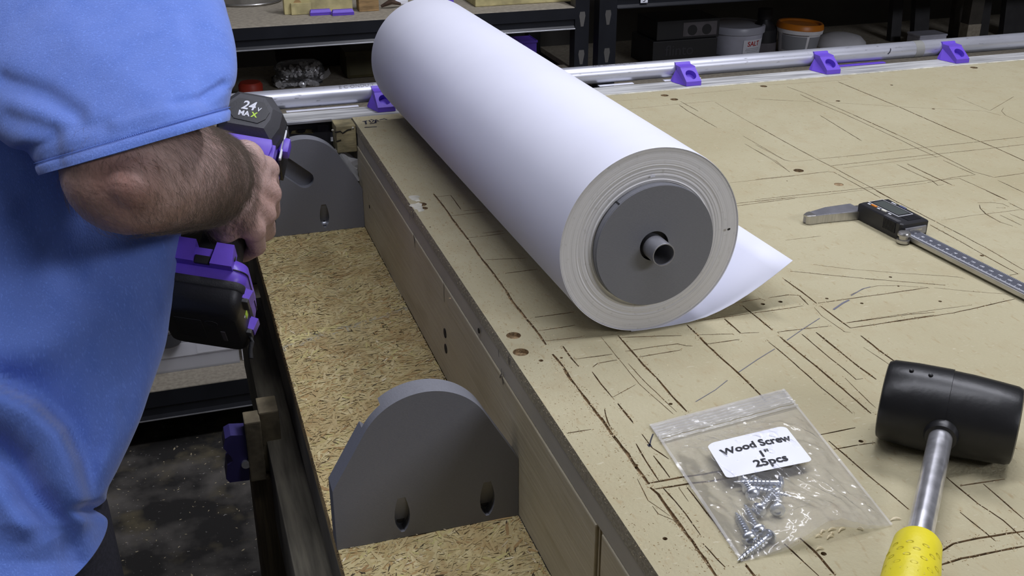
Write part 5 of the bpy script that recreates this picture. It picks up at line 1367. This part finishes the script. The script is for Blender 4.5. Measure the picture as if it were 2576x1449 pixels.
# ------------------------------------------------------------------ storage racks behind the bench
YF, YB = 2.05, 2.52
S_UP, S_MID, S_LOW = PY(900, 52, YF).z, T - .215, PY(520, 966, YF).z
def keyholes(t, x0, x1, z0, z1, y):
    z = z1
    while z > z0:
        p = [(-.005, .013), (.005, .013), (.0065, .005), (.0028, -.016), (-.0028, -.016), (-.0065, .005)]
        xm = (x0 + x1) / 2
        part('keyhole', loft([[(xm + a_, y - .0005, z + b_) for a_, b_ in p], [(xm + a_, y - .0002, z + b_) for a_, b_ in p]]), M['wall'], t, world=True)
        part('rivet', xf(lathe([(.0042, 0), (.0035, .0012), (.001, .0018)], 12, 'Y'), Matrix.Translation((xm, y - .0005, z + .026))), M['black_metal'], t, world=True) if z > z1 - .01 else None
        z -= .076
def rack(name, label, x0, x1, shelves, uprights, lip='alu'):
    t = thing(name, label, 'shelving', ((x0 + x1) / 2, (YF + YB) / 2, 0))
    for a_, b_ in uprights:
        for y, dy_ in ((YF, .004), (YB, -.004)):
            part('upright', bevel(BM(loft([[(a_, y, z), (b_, y, z), (b_, y + dy_, z), (a_ + .004, y + dy_, z), (a_ + .004, y + 7 * dy_, z), (a_, y + 7 * dy_, z)] for z in (0, 1.9)])), .0008), M['black_metal'], t, world=True)
        keyholes(t, a_, b_, .3, T + .02, YF)
    for z, xa, xb, h in shelves:
        part('shelf_board', rbox((xa, YF + .003, z - .012), (xb, YB - .002, z), .0012), M['particle'], t, world=True)
        for y in (YF, YB):
            s = 1 if y == YF else -1
            pr = [(y, z - .001), (y, z - h * .55), (y + s * .004, z - h * .60), (y + s * .004, z - h * .86), (y - s * .001, z - h), (y + s * .012, z - h), (y + s * .012, z - .013)]
            part('beam', loft([[(xx, a_, b_) for a_, b_ in pr] for xx in (xa, xb)]), M['black_metal'], t, world=True)
        part('beam_lip', rbox((xa, YF - .0022, z - h - .0008), (xb, YF + .0006, z - h + .0014), .0004), M[lip], t, world=True)  # where silver, the colour paints a highlight on the black beam
    return t
ua = PY(1446, 90, YF).x, PY(1481, 90, YF).x; ub = PY(1506, 90, YF).x, PY(1550, 90, YF).x
rackA = rack('storage_rack', 'black steel storage rack with particle board shelves behind the paper roll', -.75, ua[1], [(S_UP, -.75, ua[0], .042), (S_MID, -.75, ua[0], .045), (S_LOW, -.75, ua[0], .065), (T + .62, -.75, ua[0], .03)], [(-.785, -.75), ua])
zb = PY(1600, 19, YF).z
rackB = rack('storage_rack', 'black steel storage rack holding the white tubs and dark cartons', ub[0], 2.1, [(zb + .045, ub[1], 2.86, .045), (T - .2152, ub[1], 2.86, .045), (S_LOW, ub[1], 2.86, .065), (T + .75, ub[1], 2.86, .03)], [ub, (2.86, 2.90)], 'black_metal')
tg = part('number_tag', rbox((PY(1611, 4, YF).x, YF - .0012, PY(1620, 7, YF).z), (PY(1629, 4, YF).x, YF - .0004, zb + .022), .0003), M['label'], rackB, world=True, label='white number tag')
c = PY(1620, 0, YF)
part('numeral', xf(text_geo('5', .015, 0), Matrix.Translation((c.x, YF - .0014, c.z + .001)) @ Matrix.Rotation(math.pi / 2, 4, 'X')), M['print'], tg, world=True)

def base(u, v, z): return PZ(u, v, z - T)
def boxon(name, label, cat, u0, u1, vb, vt, z, depth, m_, r=.003, parts=None, group=None):
    """a box standing on a shelf at height z: left and right edge, front base line and top line read from the photograph"""
    p = base((u0 + u1) / 2, vb, z); a_, b_ = PY(u0, vb, p.y).x, PY(u1, vb, p.y).x
    h = PY((u0 + u1) / 2, vt, p.y).z - z
    t = thing(name, label, cat, ((a_ + b_) / 2, p.y + depth / 2, z), group=group)
    part('shell', rbox((a_, p.y, z + .0003), (b_, p.y + depth, z + h), r), m_, t, world=True)
    return t, a_, b_, p.y, h
# upper shelf
p = base(630, 19, S_UP)
pot = thing('pot', 'dull metal pot standing on the upper shelf at its left end', 'pot', (p.x, p.y + .072, S_UP))
part('bowl', lathe([(.054, .0004), (.070, .005), (.078, .027), (.081, .094), (.083, .096), (.079, .095), (.074, .027), (.04, .008)], 48), M['pot'], pot, smooth=40)
part('base_ring', lathe([(.0675, .0002), (.0715, .004), (.069, .007)], 48, caps=False), M['steel'], pot, smooth=40)
ct = thing('pot_handle_tool', 'dark tool tucked beside the dull pot on the upper shelf', 'tool', base(560, 8, S_UP))
part('grip', tube([base(545, 6, S_UP) + Vector((0, 0, .008)), base(575, 10, S_UP) + Vector((0, 0, .008)), base(592, 14, S_UP) + Vector((0, -.01, .006))], [.008, .007, .003], 10), M['blk'], ct, world=True, smooth=60)
t, a_, b_, y, h = boxon('wood_offcut', 'pale strand board offcut with a drilled hole standing on the upper shelf', 'wood offcut', 716, 888, 33, -40, S_UP, .018, M['pale_board'], .001)
c = PY(748, 9, y); part('drilled_hole', xf(lathe([(.0075, -.0004), (.0072, .0002)], 20, 'Y'), Matrix.Translation((c.x, y - .0001, c.z))), M['scrapwood'], t, world=True)
part('front_layer', rbox((PY(731, 20, y).x, y - .008, S_UP + .0005), (PY(782, 20, y).x, y, S_UP + .022), .001), M['pale_board'], t, world=True)
for u0, u1, lb in ((781, 834, 'purple printed bar on the upper shelf edge, left one of the pair'), (837, 891, 'purple printed bar on the upper shelf edge, right one of the pair')):
    p = base((u0 + u1) / 2, 39, S_UP); a_, b_ = PY(u0, 39, p.y).x, PY(u1, 37, p.y).x
    t = thing('printed_bar', lb, 'printed part', ((a_ + b_) / 2, p.y, S_UP), group='purple printed bars')
    part('block', bevel(BM(loft([[(a_, p.y, S_UP + .0003), (b_, p.y, S_UP + .0003), (b_, p.y + .012, S_UP + .0003), (a_, p.y + .012, S_UP + .0003)], [(a_, p.y - .001, S_UP + .006), (b_, p.y - .001, S_UP + .006), (b_, p.y + .012, S_UP + .006), (a_, p.y + .012, S_UP + .006)], [(a_ + .002, p.y + .002, S_UP + .0105), (b_ - .002, p.y + .002, S_UP + .0105), (b_ - .002, p.y + .011, S_UP + .0105), (a_ + .002, p.y + .011, S_UP + .0105)]])), .0008), M['purple'], t, world=True, smooth=30)
    part('groove', rbox((a_ + .001, p.y - .0014, S_UP + .0045), (b_ - .001, p.y - .0004, S_UP + .0062), .0002), M['purple_tool'], t, world=True)
boxon('wood_block', 'small brown wood block on the upper shelf right of the purple bars', 'wood block', 904, 954, 29, -25, S_UP, .03, M['scrapwood'], .001)
p = base(985, 22, S_UP)
solo('wood_scrap', tube([p + Vector((-.018, .01, .004)), p + Vector((.0, .0, .014)), p + Vector((.02, .012, .006))], [.003, .006, .003], 6), mat('dark_scrap', (.10, .06, .04), .8, var=.5), 'dark curled scrap on the upper shelf beside the roll', 'scrap', smooth=40)
p = base(1010, 12, S_UP); solo('paper_scrap', rbox((p.x - .012, p.y, S_UP + .0003), (p.x + .014, p.y + .02, S_UP + .010), .002), M['label'], 'white scrap on the upper shelf just left of the roll', 'scrap')
p = base(1132, 9, S_UP); solo('purple_piece', rbox((p.x - .006, p.y, S_UP + .0003), (p.x + .008, p.y + .01, S_UP + .012), .001), M['purple'], 'little purple piece on the upper shelf above the roll', 'printed part')
boxon('wood_board', 'pale flat board lying at the right end of the upper shelf', 'board', 1196, 1440, 11, -12, S_UP, .12, M['pale_board'], .002)
# middle shelf: bags of hardware, bottle, cartons, purple bin
def hw_bag(label, u0, u1, vb, vt, z, seed, n, hgt, yoff=0.0, tilt=0.0):
    r = random.Random(seed); p = base((u0 + u1) / 2, vb, z); y = p.y + yoff; a_, b_ = PY(u0, vb, y).x, PY(u1, vb, y).x; w = (b_ - a_) / 2; dpt = .045
    zb_ = z + hgt
    hh = (PY((u0 + u1) / 2, vt, y + dpt).z - zb_) / 2
    c = Vector(((a_ + b_) / 2, y + dpt, zb_ + hh))
    t = thing('hardware_bag', label, 'bag', (c.x, c.y, zb_), group='bags of shiny hardware')
    v = []; N1, N2 = 26, 14
    for j in range(N2 + 1):
        ph_ = math.pi * j / N2 - math.pi / 2
        for i in range(N1):
            th = 2 * math.pi * i / N1; d = Vector((math.cos(ph_) * math.cos(th), math.cos(ph_) * math.sin(th), math.sin(ph_)))
            q = Vector((w * math.copysign(abs(d.x) ** .6, d.x), dpt * math.copysign(abs(d.y) ** .7, d.y), hh * math.copysign(abs(d.z) ** .6, d.z)))
            q *= 1 + .08 * noise.noise(d * 3 + Vector((seed, 0, 0))); q.z = max(q.z, -hh + .0004); v.append(c + q)
    f = [(j * N1 + i, j * N1 + (i + 1) % N1, (j + 1) * N1 + (i + 1) % N1, (j + 1) * N1 + i) for j in range(N2) for i in range(N1)]
    part('film', (v, f), M['film_bag'], t, world=True, smooth=60)
    nuts = []
    for k in range(n):
        q = c + Vector((r.uniform(-.82, .82) * w, r.uniform(-.85, .5) * dpt, r.uniform(-.75, .55) * hh)); s = r.uniform(.0045, .0075) if hgt == 0 else r.uniform(.003, .005)
        m4 = Matrix.Translation(q) @ Euler((r.uniform(0, 3), r.uniform(0, 3), r.uniform(0, 3))).to_matrix().to_4x4()
        nuts.append(xf(lathe([(s * .55, -s * .4), (s, -s * .45), (s, s * .45), (s * .55, s * .4)], 6, caps=True), m4))
    part('nuts', merge(nuts), M['nut'], t, world=True, kind='stuff')
    return t, c, w, hh
t, c, w, hh = hw_bag('lower clear bag of shiny nuts on the middle shelf', 690, 818, 222, 190, S_MID, 3, 60, 0)
part('flap', loft([[c + Vector((w * .75, -.02, -.006)), c + Vector((w * .75, -.018, .010))], [c + Vector((w * 1.2, -.024, .006)), c + Vector((w * 1.18, -.022, .020))], [c + Vector((w * 1.32, -.026, .014)), c + Vector((w * 1.24, -.024, .026))]], False, False), M['film_milky'], t, world=True, smooth=60)
hw_bag('upper clear bag of shiny hardware lying on the bag of nuts', 700, 826, 222, 153, S_MID, 8, 70, 2 * hh - .003)
p = base(772, 224, S_MID); solo('cardboard_sheet', rbox((p.x - .07, p.y - .035, S_MID + .00005), (p.x + .07, p.y - .004, S_MID + .0018), .0005), M['particle'], 'flat brown card in front of the hardware bags', 'card')
p = PY(630, 214, 2.20)
bt = thing('bottle', 'dark bottle with a red cap behind the drill', 'bottle', (p.x, 2.20, S_MID))
zt = PY(630, 206, 2.20).z - S_MID
part('body', lathe([(.024, .0003), (.029, .003), (.029, zt - .045), (.023, zt - .024), (.020, zt - .021)], 28), M['card_dark'], bt, smooth=40); part('cap', lathe([(.0235, zt - .021), (.0240, zt - .006), (.0200, zt), (.005, zt + .0006)], 28), M['red_cap'], bt, smooth=40)
boxon('carton', 'dark carton at the back of the middle shelf behind the hardware bags', 'carton', 706, 862, 170, 103, S_MID, .10, mat('dark_red_carton', (.022, .008, .008), .6), .002)
t, a_, b_, y, h = boxon('tin', 'dark olive tin on the middle shelf left of the roll', 'tin', 872, 985, 196, 128, S_MID, .08, M['olive'], .008)
part('lid', rbox((a_ - .001, y - .001, S_MID + h - .008), (b_ + .001, y + .081, S_MID + h + .002), .002), M['olive'], t, world=True)
t, a_, b_, y, h = boxon('storage_bin', 'purple open bin on the middle shelf right of the roll', 'bin', 1268, 1350, 160, 105, S_MID, .06, M['purple'], .002)
part('rim', merge([box((a_ - .001, y - .0015, S_MID + h - .004), (b_ + .0015, y, S_MID + h + .001)), box((b_, y, S_MID + h - .004), (b_ + .0015, y + .06, S_MID + h + .001))]), M['purple'], t, world=True)
boxon('dark_device', 'dark device standing behind the purple bin', 'device', 1262, 1318, 140, 68, S_MID, .05, M['card_dark'], .006)
p = base(1412, 178, S_MID); solo('board_offcut', rbox((p.x - .03, p.y - .01, S_MID + .0003), (p.x + .018, p.y + .03, S_MID + .006), .001), M['particle'], 'small board offcut on the middle shelf beside the rack post', 'wood offcut')
# right-hand rack
SB = T - .215
def tub(label, name, u0, u1, vb, vt, prof, mats, cat='tub', tilt=0):
    p = base((u0 + u1) / 2, vb, SB); r = (PY(u1, vt, p.y + .02).x - PY(u0, vt, p.y + .02).x) / 2 * .985
    c = Vector((p.x, p.y + r, SB)); h = PY((u0 + u1) / 2, vt, c.y).z - SB
    mt = Matrix.Translation(c + Vector((0, 0, abs(math.sin(tilt)) * r * .8))) @ Matrix.Rotation(tilt, 4, 'Y')
    t = thing(name, label, cat, mat4=mt)
    for nm, pf, m_ in prof(r, h): part(nm, lathe(pf, 44), m_, t, smooth=35)
    return t, r, h, c
def curved(t, r_at, a0, a1, z0, z1, m_, nm, lift=.0004, par=None, n=10):
    v = []
    for j in range(4):
        z = z0 + (z1 - z0) * j / 3
        for i in range(n + 1):
            a_ = math.radians(a0 + (a1 - a0) * i / n); v.append((r_at(z) * math.cos(a_) + lift * math.cos(a_), r_at(z) * math.sin(a_) + lift * math.sin(a_), z))
    return part(nm, (v, [(j * (n + 1) + i, j * (n + 1) + i + 1, (j + 1) * (n + 1) + i + 1, (j + 1) * (n + 1) + i) for j in range(3) for i in range(n)]), m_, par or t, smooth=80)
def curved_text(t, s, size, r_at, ac, z, m_, par, lift=.0007):
    v, f = text_geo(s, size, 0, bold=.02 * size)
    o_ = []
    for p in v:
        rr_ = r_at(z + p.y) + lift; a_ = math.radians(ac) + p.x / rr_; o_.append((rr_ * math.cos(a_), rr_ * math.sin(a_), z + p.y))
    part('lettering', (o_, f), m_, par)
t, r_, h, c = tub('milky plastic tub with a SALT label on the rack', 'storage_tub', 1814, 1948, 148, 56, lambda r, h: [('body', [(r * .80, .0003), (r * .86, .002), (r * .945, h - .018), (r * .95, h - .016)], M['tub_clear']), ('lid', [(r * .95, h - .018), (r, h - .016), (r, h - .003), (r * .97, h), (r * .90, h), (r * .88, h - .003), (r * .1, h - .003)], mat('milky_lid', (.42, .43, .50), .35))], None)
ra = lambda z: r_ * (.86 + .085 * z / (h - .018)) + .0006
lb_ = curved(t, ra, -100, -44, h * .08, h * .60, M['label'], 'label')
curved_text(t, 'SALT', .0160, ra, -75, h * .46, M['red_print'], lb_)
for k, w_ in enumerate((13, 14, 11)): curved(t, ra, -75 - w_ * 1.4, -75 + w_ * 1.4, h * (.30 - .055 * k), h * (.315 - .055 * k), M['greytext'], 'text_line', .0007, lb_)
t, r2_, h2, c2 = tub('white tub with an orange lid on the rack', 'storage_tub', 1981, 2087, 146, 58, lambda r, h: [('body', [(r * .74, .0003), (r * .78, .002), (r * .90, h - .022), (r * .97, h - .020), (r * .985, h - .012), (r * .95, h - .010)], M['tub']), ('lid', [(r * .97, h - .012), (r * 1.0, h - .010), (r * .98, h - .002), (r * .93, h + .002), (r * .86, h + .001), (r * .82, h - .003), (r * .1, h - .003)], M['orange'])], None, tilt=.05)
rb_ = lambda z: r2_ * (.78 + .12 * z / (h2 - .022)) + .0006
curved(t, rb_, -172, -99, h2 * .14, h2 * .64, M['greytext'], 'text_block'); curved(t, rb_, -91, -48, h2 * .14, h2 * .64, M['greytext'], 'text_block'); curved(t, rb_, -170, -95, h2 * .67, h2 * .72, M['card_tag'], 'text_line', .0005)
p = base(1962, 150, SB); hb = PY(1962, 32, p.y + .03).z - SB
bt = thing('bottle', 'tall black bottle between the two white tubs', 'bottle', (p.x, p.y + .085, SB))
part('body', lathe([(.028, .0003), (.032, .003), (.032, hb * .55), (.015, hb * .74), (.0145, hb * .80)], 28), M['blk'], bt, smooth=40); part('cap', lathe([(.0172, hb * .78), (.0172, hb), (.003, hb + .0005)], 24), M['blk_matte'], bt, smooth=40)
part('label', lathe([(.0323, hb * .04), (.0323, hb * .26)], 28, caps=False), M['card_tag'], bt, smooth=40)
t, a_, b_, y, h = boxon('carton', 'large dark carton with faint pale lettering on the rack', 'carton', 1640, 1800, 166, 100, SB, .12, M['card_dark'], .002)
c = PY(1709, 127, y); part('lettering', xf(text_geo('flinto', .034, 0), Matrix.Translation((c.x, y - .0004, c.z)) @ Matrix.Rotation(math.pi / 2, 4, 'X')), mat('faint_lettering', (.035, .035, .042), .6), t, world=True)
zc = SB + h + .0004; yc = y + .004
a_, b_ = PY(1652, 95, yc).x, PY(1808, 95, yc).x; h3 = PY(1730, 50, yc).z - zc
t = thing('carton', 'black carton with a grey printed end, on top of the lettered carton', 'carton', ((a_ + b_) / 2, yc + .055, zc))
part('shell', rbox((a_, yc, zc), (b_, yc + .11, zc + h3), .002), M['card_dark'], t, world=True)
tg = part('printed_end', box((PY(1719, 70, yc).x, yc - .0006, zc + .006), (PY(1803, 70, yc).x, yc, zc + h3 * .86)), M['card_tag'], t, world=True)
for u in (1742, 1778): part('printed_dot', xf(lathe([(.0118, -.0006), (.0115, .0004)], 18, 'Y'), Matrix.Translation((PY(u, 70, yc).x, yc - .0004, zc + h3 * .45))), M['card_dark'], tg, world=True)
p = base(1800, 140, SB); solo('board_offcut', rbox((p.x - .02, p.y - .03, SB + .0003), (p.x + .025, p.y + .0, SB + .004), .001), M['card_tag'], 'thin grey card in front of the SALT tub', 'card')
p = base(2152, 128, SB); solo('bowl', lathe([(.052, .0003), (.050, .012), (.040, .024), (.022, .0295), (.003, .031)], 40) and xf(lathe([(.062, .0003), (.060, .010), (.048, .022), (.026, .028), (.003, .030)], 40), Matrix.Translation((p.x, p.y + .066, SB))), M['tub'], 'upturned white bowl behind the conduit', 'bowl', smooth=50)
t, a_, b_, y, h = boxon('plastic_box', 'small milky white box on the rack behind the right part of the conduit', 'box', 2310, 2377, 125, 92, SB, .05, M['tub_clear'], .004)
part('lid', rbox((a_ - .001, y - .001, SB + h - .001), (b_ + .001, y + .051, SB + h + .004), .002), M['tub_clear'], t, world=True)
M['dk1'] = mat('dark_board_face', (.035, .034, .036), .7, var=.2); M['dk2'] = mat('dark_board_brown', (.055, .048, .038), .7, var=.3)
HG = zb - SB - .012
for u0, u1, vb, m_, lean, lb, hgt in ((2238, 2262, 120, 'dk1', .05, 'narrow dark plank leaning at the back of the rack, left of the row', .17), (2296, 2332, 118, 'dk1', .07, 'wider dark plank leaning at the back behind the milky white box', .17), (2392, 2424, 112, 'dk2', .02, 'dark upright plank standing right of the milky white box', .17), (2462, 2482, 108, 'dk1', .03, 'thin dark plank right of the pale ended upright', .17), (2520, 2576, 106, 'dk1', .04, 'dark plank leaning at the right edge of the picture', .17)):
    p = base((u0 + u1) / 2, vb, SB) + Vector((0, .06, 0)); a_, b_ = PY(u0, vb, p.y).x, PY(u1, vb, p.y).x
    solo('leaning_plank', bevel(BM(loft([[(a_, p.y, SB + .0004), (b_, p.y, SB + .0004), (b_, p.y + .018, SB + .0004), (a_, p.y + .018, SB + .0004)], [(a_ + lean * .5, p.y + lean, SB + HG), (b_ + lean * .5, p.y + lean, SB + HG), (b_ + lean * .5, p.y + .018 + lean, SB + HG), (a_ + lean * .5, p.y + .018 + lean, SB + HG)]])), .001), M[m_], lb, 'plank', group='planks at the back of the rack')
t, a_, b_, y, h = boxon('upright_post', 'dark post with a pale wooden lower end, right of the milky white box', 'post', 2428, 2459, 112, -30, SB, .03, M['dk2'], .001)
part('pale_end', rbox((a_ - .0006, y - .0008, SB + .001), (b_ + .0006, y + .03, PY(2440, 62, y).z), .0006), M['particle'], t, world=True)
# low shelf: clear organiser case and its neighbours
p0_, p1_ = base(402, 941, S_LOW), base(592, 927, S_LOW)
cy0 = p0_.y; hz = .066
cs = thing('organiser_case', 'clear plastic organiser case on the low shelf under the drill', 'case', ((p0_.x + p1_.x) / 2, cy0 + .12, S_LOW))
x0_, x1_ = p0_.x - .03, p1_.x + .012
part('tray', merge([box((x0_, cy0, S_LOW + .0004), (x1_, cy0 + .25, S_LOW + .003)), box((x0_, cy0, S_LOW + .003), (x1_, cy0 + .003, S_LOW + hz)), box((x0_, cy0 + .247, S_LOW + .003), (x1_, cy0 + .25, S_LOW + hz)), box((x0_, cy0 + .003, S_LOW + .003), (x0_ + .003, cy0 + .247, S_LOW + hz)), box((x1_ - .003, cy0 + .003, S_LOW + .003), (x1_, cy0 + .247, S_LOW + hz))]), M['case'], cs, world=True)
part('rim', bevel(BM(box((x0_ - .003, cy0 - .004, S_LOW + hz * .55), (x1_ + .003, cy0, S_LOW + hz))), .001), M['case_edge'], cs, world=True)
part('lid', rbox((x0_ - .003, cy0 - .003, S_LOW + hz), (x1_ + .003, cy0 + .253, S_LOW + hz + .004), .001), M['case'], cs, world=True)
for k in range(3): part('divider', box((x0_ + .06 + .07 * k, cy0 + .004, S_LOW + .003), (x0_ + .062 + .07 * k, cy0 + .246, S_LOW + hz - .004)), M['case_edge'], cs, world=True)
part('label_panel', box((PY(497, 890, cy0 - .005).x, cy0 - .0048, S_LOW + hz * .58), (x1_, cy0 - .0042, S_LOW + hz * .97)), M['case_edge'], cs, world=True)
zc_ = S_LOW + hz + .0044
p = base(425, 875, zc_); fl = thing('torch', 'dark grey torch standing on the clear organiser case beside the shirt', 'torch', (p.x, p.y + .02, zc_))
part('barrel', lathe([(.023, .0003), (.026, .003), (.026, .030), (.022, .033), (.022, .074), (.027, .081), (.028, .115), (.024, .117)], 30), M['charcoal'], fl, smooth=35); part('ring', lathe([(.025, .030), (.0275, .033), (.0275, .038), (.0245, .041)], 30), M['card_tag'], fl, smooth=35)
p = base(470, 855, zc_); sk = thing('socket', 'small bright socket lying on the clear organiser case', 'socket', (p.x, p.y, zc_))
part('sleeve', xf(lathe([(.004, -.012), (.0062, -.012), (.0066, -.004), (.0066, .012), (.0045, .012), (.0045, -.010)], 20, 'X'), Matrix.Translation((0, .006, .0068))), M['chrome'], sk, smooth=35)
# purple printed hook bolted to the beam ends of the bench
yh = .905
hk = thing('printed_hook', 'dark purple printed hook bolted to the end of the bench beams', 'hook', PY(596, 1155, yh))
hp_ = [(625, 1094), (580, 1096), (566, 1104), (562, 1128), (582, 1150), (586, 1160), (572, 1172), (569, 1205), (578, 1214), (628, 1208)]
part('plate', bevel(BM(loft([[PY(u, v, yh) + Vector((0, dd, 0)) for u, v in hp_] for dd in (.0, .022)])), .002), M['navy'], hk, world=True, smooth=30)
part('bolt', xf(lathe([(.0042, -.002), (.0046, .0), (.0035, .003), (.001, .0035)], 16, 'Y'), Matrix.Translation(PY(618, 1164, yh) + Vector((0, -.002, 0)))), M['chrome'], hk, world=True, smooth=40)
# chips and dust on the floor
r = random.Random(77); v, f = [], []
for _ in range(500):
    q = Vector((r.uniform(-.4, .2), r.uniform(1.2, 2.1), .0004)); s = r.uniform(.001, .0035) * (1 if r.random() < .93 else 2); a_ = r.uniform(0, 6.28); k = len(v)
    t_, n_ = Vector((math.cos(a_), math.sin(a_), 0)) * s, Vector((-math.sin(a_), math.cos(a_), 0)) * s * .35
    v += [q - t_, q + n_, q + t_, q - n_, q + Vector((0, 0, s * .3))]; f += [(k, k + 1, k + 4), (k + 1, k + 2, k + 4), (k + 2, k + 3, k + 4), (k + 3, k, k + 4)]
solo('floor_litter', (v, f), M['crumb_pale'], 'pale chips and dust scattered over the dark floor', 'litter', kind='stuff')
